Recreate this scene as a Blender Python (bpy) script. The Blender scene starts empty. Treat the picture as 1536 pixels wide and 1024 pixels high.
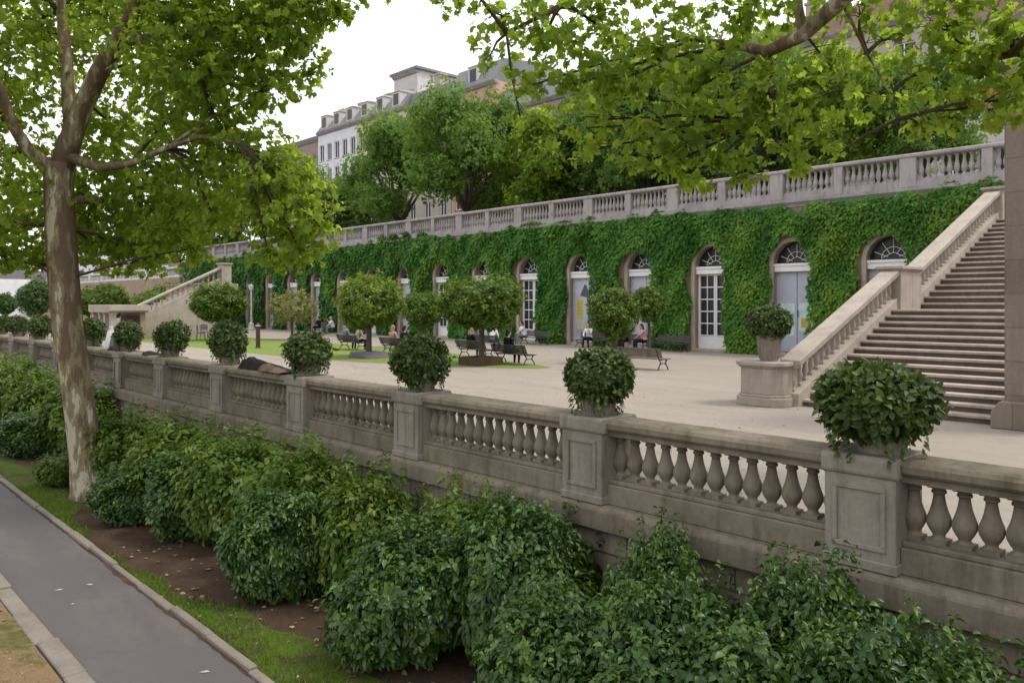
import bpy, bmesh, math, random
import numpy as np
from mathutils import Vector, Matrix, noise as mnoise

# ---------------------------------------------------------------- frame
SA, CA = math.sin(math.radians(42.96)), math.cos(math.radians(42.96))
FPX, H = 1195.0, 2.0
G = 1.15                      # design units -> metres, applied at the end
scene = bpy.context.scene
COL = scene.collection
rng = np.random.default_rng(7)
random.seed(7)

def ray(px, py):
    a = px - 768.0
    return Vector((-CA*FPX + SA*a, SA*FPX + CA*a, 455.0 - py))
def at(px, py, z):            # ground point seen in the photo at a level z
    d = ray(px, py); t = (z - H)/d.z
    return Vector((d.x*t, d.y*t, z))
def on_d(px, D, py=455):      # point on the vertical plane y = D
    d = ray(px, py); t = D/d.y
    return Vector((d.x*t, D, H + d.z*t))
def dep(px, py, depth):
    return ray(px, py)*(depth/FPX) + Vector((0, 0, H))

# ---------------------------------------------------------------- tagging
def tag(o, label=None, cat=None, group=None, kind=None):
    if label: o['label'] = label
    if cat: o['category'] = cat
    if group: o['group'] = group
    if kind: o['kind'] = kind
    return o
def empty(name, loc, label, cat, group=None, rz=0.0):
    o = bpy.data.objects.new(name, None); COL.objects.link(o)
    o.empty_display_size = .2
    o.location = loc; o.rotation_euler = (0, 0, rz)
    return tag(o, label, cat, group)
def copy_tree(o, parent=None):
    c = o.copy(); COL.objects.link(c)
    if parent: c.parent = parent
    for ch in list(o.children): copy_tree(ch, c)
    return c

# ---------------------------------------------------------------- mesh builder
class MB:
    def __init__(s): s.v, s.f, s.m, s.cur = [], [], [], 0
    def mat(s, i): s.cur = i; return s
    def add(s, vs, fs):
        b = len(s.v); s.v += [tuple(p) for p in vs]
        for f in fs: s.f.append(tuple(b+i for i in f)); s.m.append(s.cur)
        return s
    def box(s, x0, x1, y0, y1, z0, z1):
        return s.add([(x0,y0,z0),(x1,y0,z0),(x1,y1,z0),(x0,y1,z0),(x0,y0,z1),(x1,y0,z1),(x1,y1,z1),(x0,y1,z1)],
                     [(0,3,2,1),(4,5,6,7),(0,1,5,4),(1,2,6,5),(2,3,7,6),(3,0,4,7)])
    def prism(s, prof, a0, a1, axis='x'):      # profile of (p,q), extruded along an axis
        n = len(prof)
        def P(a, p, q): return (a,p,q) if axis == 'x' else ((p,a,q) if axis == 'y' else (p,q,a))
        vs = [P(a0,p,q) for p,q in prof]+[P(a1,p,q) for p,q in prof]
        return s.add(vs, [tuple(range(n))[::-1], tuple(range(n,2*n))]+[(i,(i+1)%n,n+(i+1)%n,n+i) for i in range(n)])
    def hexa(s, b, t):                         # bottom quad, top quad
        return s.add(list(b)+list(t), [(3,2,1,0),(4,5,6,7),(0,1,5,4),(1,2,6,5),(2,3,7,6),(3,0,4,7)])
    def lathe(s, prof, n=14, c=(0,0,0), rot=0.0):
        vs = []
        for r,z in prof:
            for k in range(n):
                a = rot+2*math.pi*k/n; vs.append((c[0]+r*math.cos(a), c[1]+r*math.sin(a), c[2]+z))
        m = len(prof); fs = []
        for i in range(m-1):
            for k in range(n):
                fs.append((i*n+k, i*n+(k+1)%n, (i+1)*n+(k+1)%n, (i+1)*n+k))
        fs.append(tuple(range(n))[::-1]); fs.append(tuple((m-1)*n+k for k in range(n)))
        return s.add(vs, fs)
    def tube(s, pts, rad, n=8, rough=0.0, seed=0):
        pts = [Vector(p) for p in pts]
        if not isinstance(rad, (list, tuple)): rad = [rad]*len(pts)
        vs, ref = [], Vector((.31,.17,.93))
        for i,p in enumerate(pts):
            d = (pts[min(i+1,len(pts)-1)]-pts[max(i-1,0)]).normalized()
            if abs(d.dot(ref)) > .95: ref = Vector((1,.1,.05))
            u = (ref-d*ref.dot(d)).normalized(); w = d.cross(u)
            ref = u
            for k in range(n):
                a = 2*math.pi*k/n
                q = u*math.cos(a)+w*math.sin(a)
                r = rad[i]
                if rough: r *= 1+rough*mnoise.noise(Vector((q.x*1.3+seed, q.y*1.3, q.z*1.3+i*.35)))
                vs.append(p+q*r)
        m = len(pts); fs = []
        for i in range(m-1):
            for k in range(n): fs.append((i*n+k, i*n+(k+1)%n, (i+1)*n+(k+1)%n, (i+1)*n+k))
        fs.append(tuple(range(n))[::-1]); fs.append(tuple((m-1)*n+k for k in range(n)))
        return s.add(vs, fs)
    def ball(s, c, r, n=10, m=7):
        if not isinstance(r, (tuple, list)): r = (r,r,r)
        vs = [(c[0],c[1],c[2]-r[2])]
        for i in range(1,m):
            t = math.pi*i/m
            for k in range(n):
                a = 2*math.pi*k/n
                vs.append((c[0]+r[0]*math.sin(t)*math.cos(a), c[1]+r[1]*math.sin(t)*math.sin(a), c[2]-r[2]*math.cos(t)))
        vs.append((c[0],c[1],c[2]+r[2])); L = len(vs)-1
        fs = [(0,1+(k+1)%n,1+k) for k in range(n)]
        for i in range(m-2):
            for k in range(n): fs.append((1+i*n+k,1+i*n+(k+1)%n,1+(i+1)*n+(k+1)%n,1+(i+1)*n+k))
        fs += [(L,1+(m-2)*n+k,1+(m-2)*n+(k+1)%n) for k in range(n)]
        return s.add(vs, fs)
    def mesh(s, name, mats, bevel=0.0, smooth=False, seg=1):
        me = bpy.data.meshes.new(name); me.from_pydata(s.v, [], s.f)
        for m in (mats if isinstance(mats, (list,tuple)) else [mats]): me.materials.append(m)
        me.polygons.foreach_set('material_index', s.m)
        bm = bmesh.new(); bm.from_mesh(me)
        bmesh.ops.recalc_face_normals(bm, faces=bm.faces)
        if bevel:
            es = [e for e in bm.edges if len(e.link_faces) == 2 and e.calc_face_angle(0) > .5]
            bmesh.ops.bevel(bm, geom=es, offset=bevel, segments=seg, affect='EDGES', clamp_overlap=True)
        bm.to_mesh(me); bm.free()
        if smooth:
            me.polygons.foreach_set('use_smooth', [True]*len(me.polygons))
        return me
    def build(s, name, mats, parent=None, bevel=0.0, smooth=False, seg=1, loc=None):
        o = bpy.data.objects.new(name, s.mesh(name, mats, bevel, smooth, seg)); COL.objects.link(o)
        if parent is not None: o.parent = parent
        if loc is not None: o.location = loc
        return o

def inst(name, me, parent=None, loc=(0,0,0), rz=0.0, sc=1.0):
    o = bpy.data.objects.new(name, me); COL.objects.link(o)
    o.location = loc; o.rotation_euler = (0,0,rz)
    o.scale = sc if isinstance(sc, (tuple,list)) else (sc,sc,sc)
    if parent is not None: o.parent = parent
    return o

# ---------------------------------------------------------------- materials
class NT:
    def __init__(s, name):
        s.m = bpy.data.materials.new(name); s.m.use_nodes = True
        s.t = s.m.node_tree; s.t.nodes.clear()
        s.out = s.n('ShaderNodeOutputMaterial')
    def n(s, typ, **kw):
        nd = s.t.nodes.new(typ)
        for k,v in kw.items():
            if k.startswith('i_'):
                key = k[2:]; key = int(key) if key.isdigit() else key.replace('_',' ')
                nd.inputs[key].default_value = v
            else: setattr(nd, k, v)
        return nd
    def l(s, a, b): s.t.links.new(a, b)
    def pos(s, scale=(1,1,1)):
        g = s.n('ShaderNodeNewGeometry'); mp = s.n('ShaderNodeMapping'); mp.inputs['Scale'].default_value = scale
        s.l(g.outputs['Position'], mp.inputs['Vector']); return mp.outputs[0]
    def obj(s, scale=(1,1,1)):
        g = s.n('ShaderNodeTexCoord'); mp = s.n('ShaderNodeMapping'); mp.inputs['Scale'].default_value = scale
        s.l(g.outputs['Object'], mp.inputs['Vector']); return mp.outputs[0]
    def noise(s, vec, scale, detail=5, rough=.6):
        nd = s.n('ShaderNodeTexNoise', i_Scale=scale, i_Detail=detail, i_Roughness=rough); s.l(vec, nd.inputs['Vector']); return nd.outputs['Fac']
    def ramp(s, fac, stops, interp='LINEAR'):
        r = s.n('ShaderNodeValToRGB'); r.color_ramp.interpolation = interp
        e = r.color_ramp.elements
        while len(e) < len(stops): e.new(.5)
        for i,(p,c) in enumerate(stops):
            e[i].position = p; e[i].color = (*c,1) if not isinstance(c,(int,float)) else (c,c,c,1)
        s.l(fac, r.inputs[0]); return r.outputs[0]
    def mix(s, fac, a, b, blend='MIX'):
        m = s.n('ShaderNodeMix', data_type='RGBA', blend_type=blend)
        for sock, v in ((m.inputs[0],fac),(m.inputs[6],a),(m.inputs[7],b)):
            if isinstance(v,(int,float)): sock.default_value = v
            elif isinstance(v,tuple): sock.default_value = (*v,1) if len(v)==3 else v
            else: s.l(v, sock)
        return m.outputs[2]
    def bump(s, h, strength=.3, dist=.02):
        b = s.n('ShaderNodeBump', i_Strength=strength, i_Distance=dist); s.l(h, b.inputs['Height']); return b.outputs[0]
    def pbr(s, col, rough=.8, normal=None, spec=.5, metal=0.0):
        p = s.n('ShaderNodeBsdfPrincipled')
        if isinstance(col, tuple): p.inputs['Base Color'].default_value = (*col,1)
        else: s.l(col, p.inputs['Base Color'])
        if isinstance(rough,(int,float)): p.inputs['Roughness'].default_value = rough
        else: s.l(rough, p.inputs['Roughness'])
        p.inputs['Specular IOR Level'].default_value = spec; p.inputs['Metallic'].default_value = metal
        if normal: s.l(normal, p.inputs['Normal'])
        s.l(p.outputs[0], s.out.inputs[0]); s.p = p; return s.m

def stone(name, c, dark=.55, streak=.5, moss=0.0, joints=None, scale=1.0, mortar=.35):
    t = NT(name); v = t.pos()
    a = t.noise(v, 1.3*scale, 6, .65); b = t.noise(v, 22*scale, 4, .7)
    d = tuple(x*dark for x in c); w = tuple(min(1,x*1.18) for x in c)
    col = t.ramp(a, [(.3,d),(.52,c),(.75,w)])
    col = t.mix(.35, col, t.ramp(b, [(.3,tuple(x*.6 for x in c)),(.7,w)]))
    st = t.noise(t.pos((5,5,.5)), 1.6, 4, .6)
    dirt = tuple(x*.38*k for x,k in zip(c,(1.0,.95,.85)))
    col = t.mix(t.ramp(st, [(.5,0.0),(.72,streak)]), col, dirt)
    if moss:
        g = t.noise(t.pos((1,1,.6)), 2.3, 6, .7)
        col = t.mix(t.ramp(g, [(.5,0.0),(.68,moss)]), col, (.055,.06,.024))
    h = t.mix(.5, a, b)
    if joints:
        bw, bh = joints
        br = t.n('ShaderNodeTexBrick', i_Scale=1.0); br.inputs['Brick Width'].default_value = bw; br.inputs['Row Height'].default_value = bh
        br.inputs['Mortar Size'].default_value = .012; br.inputs['Color1'].default_value = (1,1,1,1); br.inputs['Color2'].default_value = (.78,.78,.76,1); br.inputs['Mortar'].default_value = (mortar,mortar*.96,mortar*.9,1)
        g = t.n('ShaderNodeNewGeometry'); sx = t.n('ShaderNodeSeparateXYZ'); cx = t.n('ShaderNodeCombineXYZ'); ad = t.n('ShaderNodeMath', operation='ADD')
        t.l(g.outputs['Position'], sx.inputs[0]); t.l(sx.outputs[0], ad.inputs[0]); t.l(sx.outputs[1], ad.inputs[1])
        t.l(ad.outputs[0], cx.inputs[0]); t.l(sx.outputs[2], cx.inputs[1]); t.l(cx.outputs[0], br.inputs['Vector'])
        col = t.mix(1.0, col, br.outputs['Color'], 'MULTIPLY')
    return t.pbr(col, .88, t.bump(h, .5, .012), .25)

def leafmat(name, stops, trans, tr=.35, rough=.42, spec=.4):
    t = NT(name)
    a = t.n('ShaderNodeAttribute', attribute_name='rnd')
    col = t.ramp(a.outputs['Fac'], stops)
    t.pbr(col, rough, None, spec)
    tb = t.n('ShaderNodeBsdfTranslucent'); t.l(t.mix(.65, col, trans), tb.inputs['Color'])
    mx = t.n('ShaderNodeMixShader', i_0=tr); t.l(t.p.outputs[0], mx.inputs[1]); t.l(tb.outputs[0], mx.inputs[2])
    t.l(mx.outputs[0], t.out.inputs[0]); return t.m

def plain(name, c, rough=.6, spec=.4, metal=0.0, var=.25, scale=6):
    t = NT(name); a = t.noise(t.pos(), scale, 4)
    col = t.ramp(a, [(.3,tuple(x*(1-var) for x in c)),(.7,tuple(min(1,x*(1+var*.6)) for x in c))])
    return t.pbr(col, rough, t.bump(a,.1,.005), spec, metal)

M = {}
M['stone_near'] = stone('weathered_balustrade_stone', (.182,.156,.116), .5, .65, .45)
M['stone_post'] = stone('pale_pier_stone', (.225,.205,.17), .6, .6, .18)
M['stone_wall'] = stone('garden_wall_stone', (.27,.235,.185), .5, .6, .45, (1.3,.42))
M['stone_pale'] = stone('pale_stair_stone', (.345,.30,.255), .7, .3)
M['stone_pier'] = stone('pier_stone', (.215,.18,.145), .85, .3, 0, (2.2,.62), 1.0, .7)
M['stone_up'] = stone('terrace_rail_stone', (.33,.305,.305), .6, .5)
M['stone_arch'] = stone('arcade_stone', (.30,.23,.165), .55, .5)
M['stone_jamb'] = stone('jamb_stone', (.42,.37,.30), .7, .35)
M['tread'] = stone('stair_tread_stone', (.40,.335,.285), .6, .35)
M['riser'] = stone('shaded_riser_stone', (.12,.096,.08), .6, .4)  # darker than the tread stone: shade on the risers put into the colour
M['stone_white'] = stone('white_parapet_stone', (.58,.56,.56), .75, .3)
M['kerb'] = stone('kerb_stone', (.19,.165,.14), .6, .2, .2)
M['white_paint'] = plain('white_paint', (.72,.72,.72), .5, .4, 0, .08)
M['grey_door'] = plain('grey_door_paint', (.40,.42,.50), .5, .4, 0, .08)
M['lav_panel'] = plain('lavender_panel_paint', (.46,.47,.57), .55, .3, 0, .08)
M['iron'] = plain('dark_painted_iron', (.018,.02,.022), .45, .5)
M['wood_dark'] = plain('dark_bench_wood', (.035,.032,.028), .55, .35, 0, .3)
M['wood_grey'] = plain('weathered_bench_wood', (.12,.10,.08), .65, .3, 0, .3)
M['red_post'] = plain('dark_red_post_paint', (.06,.022,.022), .5)
M['lamp_paint'] = plain('pale_green_lamp_paint', (.50,.54,.50), .5)
M['pot'] = stone('pot_clay', (.25,.21,.175), .55, .5, .2, None, 2.0)
M['soil_pot'] = plain('pot_soil', (.03,.022,.016), .95, .1)
M['box_wood'] = plain('tree_box_wood', (.075,.05,.032), .8, .2, 0, .35)
M['twig'] = plain('twig_bark', (.06,.045,.03), .85, .2, 0, .35, 20)
M['trunk_grey'] = plain('small_trunk_bark', (.085,.066,.05), .85, .2, 0, .4, 18)
M['dark_glass'] = NT('dark_window_glass').pbr((.022,.024,.028), .3, None, .35)
M['win_glass'] = NT('pale_window_glass').pbr((.10,.12,.15), .15, None, .6)
M['cloth_dark'] = plain('dark_cloth', (.02,.018,.016), .9, .1, 0, .3)
M['cloth_brown'] = plain('brown_cloth', (.12,.085,.06), .9, .1, 0, .3)
M['cloth_white'] = plain('pale_cloth', (.6,.58,.6), .9, .1, 0, .1)
M['pale_leaf'] = plain('bleached_leaf', (.36,.34,.30), .8, .2, 0, .2, 40)
M['cloth_grey'] = plain('grey_cloth', (.14,.13,.16), .9, .1, 0, .2)
M['slate'] = plain('slate_roof', (.17,.172,.185), .6, .3, 0, .2, 3)
M['tile'] = plain('red_tile_roof', (.17,.105,.085), .8, .2, 0, .25, 3)
M['asphalt_street'] = plain('street_paving', (.16,.15,.14), .9, .2)

def bark():
    t = NT('plane_tree_bark')
    v = t.obj((1,1,.28)); a = t.noise(v, 6.5, 5, .62); b = t.noise(v, 11, 4, .6); f = t.noise(t.obj(), 60, 3)
    big = t.noise(t.obj((1.2,1.2,.16)), 1.9, 3)
    brown = t.mix(b, (.06,.042,.027), (.15,.108,.068))
    pale = t.mix(f, (.26,.24,.17), (.40,.37,.29))
    olive = t.mix(b, (.13,.115,.06), (.2,.17,.10))
    fac0 = t.mix(.45, a, big)
    tc = t.n('ShaderNodeTexCoord'); sz = t.n('ShaderNodeSeparateXYZ'); t.l(tc.outputs['Object'], sz.inputs[0])
    mr = t.n('ShaderNodeMapRange'); mr.inputs[1].default_value=0; mr.inputs[2].default_value=4; mr.inputs[3].default_value=.018; mr.inputs[4].default_value=.0; t.l(sz.outputs[2], mr.inputs[0])
    am = t.n('ShaderNodeMath', operation='ADD'); t.l(fac0, am.inputs[0]); t.l(mr.outputs[0], am.inputs[1]); fac = am.outputs[0]
    col = t.mix(t.ramp(fac, [(.50,0.0),(.515,1.0)]), brown, olive)
    col = t.mix(t.ramp(fac, [(.56,0.0),(.575,1.0)]), col, pale)
    return t.pbr(col, .85, t.bump(t.mix(.5,fac,f), .6, .03), .2)
M['bark'] = bark()

G0 = lambda a,b,c: [(0,a),(.55,b),(1,c)]
M['leaf_plane'] = leafmat('plane_tree_leaf', G0((.052,.112,.016),(.108,.180,.024),(.20,.245,.040)), (.56,.70,.06), .62, .6, .2)
M['leaf_plane_r'] = leafmat('overhanging_plane_leaf', G0((.044,.102,.015),(.100,.172,.022),(.20,.245,.036)), (.50,.66,.06), .6, .6, .2)
M['leaf_terrace'] = leafmat('terrace_tree_leaf', G0((.042,.100,.022),(.084,.162,.032),(.165,.23,.048)), (.30,.50,.06), .42, .6, .2)
M['leaf_yellowish'] = leafmat('young_tree_leaf', G0((.05,.10,.016),(.095,.16,.02),(.22,.26,.03)), (.38,.48,.03), .38, .5, .3)
M['leaf_sapling'] = leafmat('sparse_tree_leaf', G0((.13,.15,.06),(.2,.2,.075),(.26,.25,.09)), (.35,.35,.09), .35, .6, .2)
M['leaf_shrub'] = leafmat('shrub_leaf', G0((.010,.034,.006),(.034,.080,.012),(.105,.170,.030)), (.14,.27,.02), .18, .34, .3)
M['leaf_shrub_warm'] = leafmat('hedge_leaf', G0((.020,.054,.008),(.066,.124,.014),(.165,.21,.03)), (.27,.39,.02), .25, .42, .22)
M['leaf_pot'] = leafmat('potted_shrub_leaf', G0((.022,.046,.010),(.045,.076,.014),(.095,.132,.026)), (.13,.2,.02), .22, .45, .3)
M['leaf_ivy'] = leafmat('ivy_leaf', G0((.022,.090,.014),(.064,.178,.022),(.165,.265,.03)), (.18,.44,.03), .32, .5, .22)
M['leaf_grass'] = leafmat('grass_blade', G0((.05,.10,.010),(.09,.16,.014),(.17,.21,.035)), (.2,.32,.02), .3, .6, .2)
M['leaf_dry'] = leafmat('dry_leaf', G0((.16,.10,.05),(.26,.18,.10),(.40,.32,.22)), (.3,.2,.1), .15, .7, .2)

# ---------------------------------------------------------------- leaves
def unit(a): return a/np.maximum(np.linalg.norm(a, axis=-1, keepdims=True), 1e-9)
T_RHOMB = (np.array([(0,0,0),(.30,.42,.05),(0,1,-.12),(-.30,.42,.05),(0,.5,-.04)],float), np.array([(0,1,4),(1,2,4),(2,3,4),(3,0,4)]))
T_OVAL = (np.array([(0,0,0),(.23,.25,.06),(.285,.50,.06),(.17,.80,-.02),(0,1.0,-.16),(-.17,.80,-.02),(-.285,.50,.06),(-.23,.25,.06),(0,.3,-.02),(0,.68,-.05)],float),
          np.array([(0,1,8),(1,2,8),(2,9,8),(2,3,9),(3,4,9),(4,5,9),(5,6,9),(6,8,9),(6,7,8),(7,0,8)]))
T_PALM = (np.array([(0,0,0),(.30,-.06,.02),(.50,.16,-.08),(.38,.34,.03),(.54,.62,-.10),(.28,.66,.03),(0,1.0,-.14),(-.28,.66,.03),(-.54,.62,-.10),(-.38,.34,.03),(-.50,.16,-.08),(-.30,-.06,.02),(0,.36,0)],float),
          np.array([(i,(i+1)%12,12) for i in range(12)]))
T_BLADE = (np.array([(-.06,0,0),(.06,0,0),(.04,.55,.05),(0,1,.2)],float), np.array([(0,1,2),(0,2,3)]))

def leaf_mesh(name, tmpl, P, T, N, S, mat, rnd=None):
    tv, tf = tmpl; n, k, m = len(P), len(tv), len(tf)
    T = unit(T); B = np.cross(T, N); B = unit(B); N = np.cross(B, T)
    S = np.broadcast_to(S, (n,))[:,None,None]
    V = P[:,None,:] + S*(tv[None,:,0:1]*B[:,None,:]+tv[None,:,1:2]*T[:,None,:]+tv[None,:,2:3]*N[:,None,:])
    V = V.reshape(-1,3).astype(np.float32)
    F = (tf[None,:,:]+np.arange(n)[:,None,None]*k).reshape(-1,3).astype(np.int32)
    me = bpy.data.meshes.new(name)
    me.vertices.add(len(V)); me.vertices.foreach_set('co', V.ravel())
    me.loops.add(F.size); me.loops.foreach_set('vertex_index', F.ravel())
    me.polygons.add(len(F)); me.polygons.foreach_set('loop_start', np.arange(0,F.size,3,dtype=np.int32))
    at_ = me.attributes.new('rnd','FLOAT','POINT')
    if rnd is None: rnd = rng.random(n)
    at_.data.foreach_set('value', np.repeat(np.clip(rnd,0,1),k).astype(np.float32))
    me.materials.append(mat)
    me.update(calc_edges=True)
    return me

def rdirs(n): return unit(rng.normal(size=(n,3)))
class SN:                       # cheap smooth noise on vectors
    def __init__(s, freq, k=7):
        s.w = rdirs(k)*freq*rng.uniform(.6,1.6,(k,1)); s.p = rng.uniform(0,6.28,k)
    def __call__(s, v): return np.sin(v@s.w.T+s.p).mean(axis=1)*1.6

def sprig(C, A, per, size, spread=.9, jit=.4, droop=.0, lift=(.15,.9), nup=0.0):
    """leaves in rosettes: centres C, axes A -> base, tip, normal, size, rnd"""
    n = len(C); A = unit(A)
    r = rdirs(n); U = unit(np.cross(A, r)); W = np.cross(A, U)
    P,T,N,S,R = [],[],[],[],[]
    base = rng.random(n)
    for i in range(per):
        a = 2*math.pi*i/per+rng.uniform(-.5,.5,n)
        rad = U*np.cos(a)[:,None]+W*np.sin(a)[:,None]
        t = A*rng.uniform(lift[0],lift[1],(n,1))+rad*spread+rng.normal(size=(n,3))*jit*.5
        if nup: t[:,2] *= .45
        t[:,2] -= droop
        nn = A*1.0-rad*.35+rng.normal(size=(n,3))*jit+np.array((0,0,nup))
        P.append(C+rad*size*.12+A*size*rng.uniform(-.5,.5,(n,1))); T.append(t); N.append(nn)
        S.append(size*rng.uniform(.5,1.25,n)); R.append(base*.65+rng.random(n)*.35)
    return [np.concatenate(x) for x in (P,T,N,S,R)]

def shell(n, c, r, bump=.16, freq=2.2, depth=.3, lo=-1.0, fn=None, fn2=None):
    """points near the surface of a lumpy ellipsoid, with outward directions"""
    d = rdirs(int(n*2.2)); d = d[d[:,2] > lo][:n]
    f1 = fn or SN(freq); f2 = fn2 or SN(freq*2.7)
    k = 1+bump*f1(d)+bump*.55*f2(d)
    k = k*(1-depth*rng.random(len(d))**1.8)
    return np.array(c)+d*k[:,None]*np.array(r), unit(d/np.array(r))

def blob(name, n, c, r, size, mat, tmpl=T_OVAL, per=6, bump=.16, depth=.35, lo=-1.0, up=.35, zmin=None, shoots=0, droop=0., freq=2.2, lift=(.15,.9), nup=0.0):
    C, A = shell(n, c, r, bump, freq, depth, lo)
    if zmin is not None:
        k = C[:,2] > zmin; C, A = C[k], A[k]
    A = A+np.array((0,0,up))+rng.normal(size=A.shape)*.25
    if shoots:                                   # twigs that stand out of the outline
        i = rng.choice(np.where(A[:,2] > .25)[0], shoots)
        for s in range(1,4):
            C = np.vstack([C, C[i]+unit(A[i])*size*.75*s]); A = np.vstack([A, A[i]+np.array((0,0,.3))])
    P,T,N,S,R = sprig(C, A, per, size, droop=droop, lift=lift, nup=nup)
    return leaf_mesh(name, tmpl, P, T, N, S, mat, R)

# ================================================================ SETTING
def sheet(name, pts, z, mat):
    b = MB(); b.add([(x,y,z) for x,y in pts], [tuple(range(len(pts)))])
    o = b.build(name, mat); o['kind'] = 'structure'; return o

def soil():
    t = NT('garden_soil'); v = t.pos(); a = t.noise(v, 2.0, 6, .7); b = t.noise(v, 45, 3, .7)
    col = t.mix(t.ramp(a,[(.35,0.0),(.7,1.0)]), (.040,.026,.017), (.082,.054,.036))
    col = t.mix(t.ramp(b,[(.62,0.0),(.72,.8)]), col, (.15,.10,.065))
    return t.pbr(col, .95, t.bump(t.mix(.5,a,b), .9, .04), .1)
def verge():
    t = NT('mossy_verge'); v = t.pos(); a = t.noise(v, 3.5, 6, .7); b = t.noise(v, 60, 3, .7)
    col = t.mix(b, (.045,.085,.010), (.095,.14,.018))
    col = t.mix(t.ramp(a,[(.45,0.0),(.62,1.0)]), col, (.06,.045,.026))
    return t.pbr(col, .95, t.bump(b,.8,.03), .1)
def drygrass():
    t = NT('dry_grass_ground'); v = t.pos(); a = t.noise(v, 1.6, 6, .7); b = t.noise(v, 50, 4, .75)
    col = t.mix(b, (.13,.085,.045), (.30,.215,.12))
    col = t.mix(t.ramp(a,[(.48,0.0),(.6,.9)]), col, (.07,.09,.02))
    return t.pbr(col, .95, t.bump(b,.9,.03), .1)
def asphalt():
    t = NT('path_asphalt'); v = t.pos(); a = t.noise(v, 1.1, 5, .6); b = t.noise(v, 120, 3, .8); c = t.noise(v, 9, 5, .7)
    col = t.mix(a, (.054,.048,.048), (.086,.078,.077))
    g2 = t.noise(v, 38, 4, .8); col = t.mix(.38, col, t.mix(t.mix(.5,b,g2), (.028,.026,.026), (.19,.175,.17)))
    e = t.noise(t.pos((.5,1.6,1)), .9, 5, .65); col = t.mix(t.ramp(e,[(.48,0.0),(.62,.4)]), col, (.135,.12,.115))
    col = t.mix(t.ramp(c,[(.58,0.0),(.75,.3)]), col, (.08,.07,.065))
    wv = t.n('ShaderNodeVectorMath', operation='ADD'); nz = t.n('ShaderNodeTexNoise', i_Scale=2.5, i_Detail=4); t.l(v, nz.inputs['Vector']); t.l(v, wv.inputs[0]); t.l(nz.outputs['Color'], wv.inputs[1])
    vo = t.n('ShaderNodeTexVoronoi', feature='DISTANCE_TO_EDGE', i_Scale=.42); t.l(wv.outputs[0], vo.inputs['Vector'])
    col = t.mix(t.ramp(vo.outputs['Distance'],[(.0,.30),(.005,0.0)]), col, (.025,.022,.02))
    return t.pbr(col, .88, t.bump(b,.5,.006), .3)
def gravel():
    t = NT('plaza_gravel'); v = t.pos(); a = t.noise(v, .35, 6, .65); b = t.noise(v, 90, 3, .8); c = t.noise(t.pos((.35,1.4,1)), .8, 5, .6)
    col = t.mix(a, (.192,.166,.138), (.302,.272,.236))
    col = t.mix(t.ramp(c,[(.5,0.0),(.68,.5)]), col, (.165,.132,.108))
    d = t.noise(v, 6.0, 6, .75); col = t.mix(t.ramp(d,[(.50,0.0),(.68,.7)]), col, (.175,.142,.115))
    f = t.noise(t.pos((.5,2.6,1)), 1.7, 6, .7); col = t.mix(t.ramp(f,[(.55,0.0),(.66,.5)]), col, (.15,.122,.10))
    col = t.mix(.25, col, t.mix(b, (.14,.12,.10), (.58,.52,.46)))
    return t.pbr(col, .93, t.bump(b,.5,.012), .15)
def lawn():
    t = NT('plaza_lawn'); v = t.pos(); a = t.noise(v, .6, 5, .6); b = t.noise(v, 40, 3, .7)
    col = t.mix(a, (.105,.165,.035), (.18,.23,.065)); col = t.mix(.35, col, t.mix(b,(.06,.10,.015),(.24,.3,.08)))
    return t.pbr(col, .95, t.bump(b,.6,.03), .1)

ZL = -1.4
big = 900
sheet('ground', [(-big,-big),(big,-big),(big,5.9),(-big,5.9)], ZL-.006, soil())
DL, DR = 2.115, 3.215           # path edges
sheet('path', [(-160,DL),(30,DL),(30,DR),(-160,DR)], ZL, asphalt())
sheet('dry_ground', [(-160,-14),(30,-14),(30,DL-.2),(-160,DL-.2)], ZL+.02, drygrass())
def VE(x):
    k = min(1,max(0,(x+9.6)/1.2))+min(1,max(0,(-14-x)/1.0))
    return 3.34+.62*min(1,k)+.10*math.sin(x*1.7)+.07*math.sin(x*4.3+1)
def verge_strip():
    b = MB(); top = []
    xs = np.arange(-24, 8, .25)
    ed = [(x, VE(x)) for x in xs]
    for i in range(len(xs)-1):
        b.add([(xs[i],DR+.06,ZL+.012),(xs[i+1],DR+.06,ZL+.012),(ed[i+1][0],ed[i+1][1],ZL+.002),(ed[i][0],ed[i][1],ZL+.002)],[(0,1,2,3)])
    o = b.build('verge', verge()); o['kind'] = 'structure'
verge_strip()
def gutter():
    r = random.Random(5); b = MB(); xs = np.arange(-40, 6, .12)
    w = [.005+.06*max(0,mnoise.noise(Vector((x*.9,3,0)))+.1)+.03*r.random() for x in xs]
    for i in range(len(xs)-1):
        b.add([(xs[i],DR-w[i],ZL+.003),(xs[i+1],DR-w[i+1],ZL+.003),(xs[i+1],DR,ZL+.012),(xs[i],DR,ZL+.012)],[(0,1,2,3)])
    o = b.build('path_edge_dirt', bpy.data.materials['garden_soil']); o['kind'] = 'structure'
gutter()
def kerb(name, y0, y1, z1, L):
    b = MB(); x = -150.0; k = 0
    while x < 20:
        b.box(x+.006, x+L-.006, y0+.012*math.sin(k*2.1), y1+.012*math.sin(k*1.3), ZL-.05, z1+.012*math.sin(k*1.7)); x += L; k += 1
    o = b.build(name, M['kerb'], bevel=.012); o['kind'] = 'structure'
kerb('kerb', DL-.19, DL+.0, ZL+.035, 1.0)
kerb('kerb', DR-.0, DR+.085, ZL+.05, 1.0)

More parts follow.
